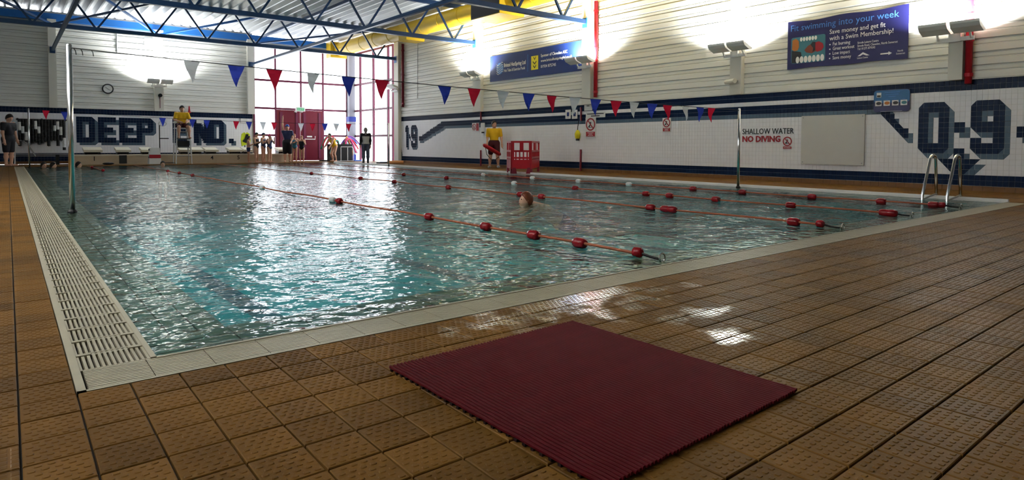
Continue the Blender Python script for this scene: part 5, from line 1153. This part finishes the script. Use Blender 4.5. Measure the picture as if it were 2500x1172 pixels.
# children on the far deck
kids = [(607, 26.5, 331, (1, -.3), [('trunks', 'navycloth')], 'child in dark trunks standing beside the hi-vis vest', None, 'hair_dark', dict(rua=(.1, .2, -1), rfa=(-.1, .7, .2), lua=(-.1, .2, -1), lfa=(.1, .7, .3))),
        (626, 26.15, 322, (.7, -.7), [('swimsuit', 'blackcloth')], 'child in black swimsuit and dark cap with arms folded', 'blackcloth', 'hair_dark', dict(rua=(.1, .15, -1), rfa=(-.5, .7, .25), lua=(-.1, .15, -1), lfa=(.5, .7, .25))),
        (643, 26.5, 323, (.7, -.7), [('swimsuit', 'navycloth')], 'child in navy swimsuit between the black-capped and pink-capped children', 'navycloth', 'hair_dark', dict(rua=(.1, .3, -1), rfa=(-.3, .7, .6), lua=(-.1, .2, -1), lfa=(.5, .7, .2))),
        (658, 26.1, 326, (.5, -.8), [('swimsuit', 'navycloth')], 'child with pink swim cap and hands raised to the face', 'pinkcap', 'hair_dark', dict(rua=(.2, .5, -.8), rfa=(-.3, .3, 1), lua=(-.2, .5, -.8), lfa=(.3, .3, 1))),
        (719, 26.85, 326, (-.2, -1), [('swimsuit', 'tealcloth')], 'child in blue swimsuit beside the tall figure in black', None, 'hair_fair', dict(rua=(.1, .3, -1), rfa=(-.5, .8, .3), lua=(-.2, .4, -.9), lfa=(.5, .5, .5))),
        (737, 26.3, 330, (-.5, -.8), [('swimsuit', 'blackcloth')], 'child in black swimsuit with reddish hair before the red doors', None, 'hair_fair', dict(rua=(.25, .5, -.8), rfa=(-.4, .4, .9), lua=(-.25, .5, -.8), lfa=(.4, .4, .9)))]
for px, y, pyh, fw, of, lb, cp, hr_, ps in kids:
    b_ = footpos(px, y); person(b_, fw, hgt(b_, px, pyh), ps, of, lb, hair=hr_, female=True, capm=cp, group='children on the far deck', res=95)
b_ = footpos(702, 26.25); person(b_, (-.3, -.9), 1.60, dict(rua=(.12, .1, 1), rfa=(-.05, .1, 1), lua=(-.2, .1, -1), lfa=(.2, .5, -.5)), [('shirt', 'navycloth', .5), ('skirt', 'blackcloth')], 'adult in black with blue head covering raising one arm', female=True, capm='bluecloth', res=105)
b_ = footpos(817, 26.15); person(b_, (-.9, -.35), 1.35, dict(lean=.55, rua=(.1, .5, -.9), rfa=(0, .6, -.8), lua=(-.1, .5, -.9), lfa=(0, .6, -.8), rul=(.03, .35, -1), rll=(0, -.35, -1), lul=(-.03, .25, -1), lll=(0, -.35, -1)), [('swimsuit', 'yellow')], 'child in yellow swimsuit bending in front of the noodle crate', female=True, group='children on the far deck', res=95)
b_ = np.array([11.2, 11.2 * onW(893, 395)[1] / W, 0]); person(b_, (.35, .93), hgt(b_, 893, 310), dict(rua=(.14, .0, -1), rfa=(.02, .05, -1), lua=(-.16, 0, -1), lfa=(-.12, .05, -1)), [('shirt', 'blackcloth', 1.2), ('vest_panel', 'greytop'), ('trousers', 'jeans'), ('shoes', 'black')], 'person in black and white top and dark trousers before the glazing', hair='hair_grey', hair_long=True, female=True, res=110)
# swimmers: only heads and shoulders are above the water
for px, y, lb, hr_, cp, fw in ((397, 24.2, 'dark-haired swimmer in the water before the folding sign', 'hair_dark', None, (0, -1)), (105, 24.7, 'leftmost dark-haired swimmer at the far pool corner', 'hair_dark', None, (.6, -.6)), (128, 24.5, 'dark-haired swimmer second from the far left corner', 'hair_dark', None, (.9, -.2)), (190, 24.6, 'dark-haired swimmer behind the tall flag post', 'hair_dark', None, (.9, -.3))):
    x = onD(px, 395, y)[0]; person((x, y), fw, 1.4, {}, [], lb, hair=hr_, zbase=-1.4 * .865, res=70, hands=False, group='swimmers in the pool')
q = gnd(1292, 494); fw = nrm((-.93, .36, 0)); pv = q - fw * .46; pv[2] = -.27
person((0, 0), fw, 1.5, dict(lean=1.02, rua=(.45, .9, -.5), lua=(-.45, .9, -.5), rfa=(.1, 1, -.15), lfa=(-.1, 1, -.15), rul=(.12, -1, -.3), rll=(.1, -1, -.1), lul=(-.12, -1, -.3), lll=(-.1, -1, -.1), rft=(.1, -1, -.1), lft=(-.1, -1, -.1)), [('trunks', 'navycloth')], 'swimmer with reddish hair beside the second lane rope', hair='hair_swim', pelvis=pv, head_dir=(0, 1, .1), res=80, hands=False, group='swimmers in the pool')
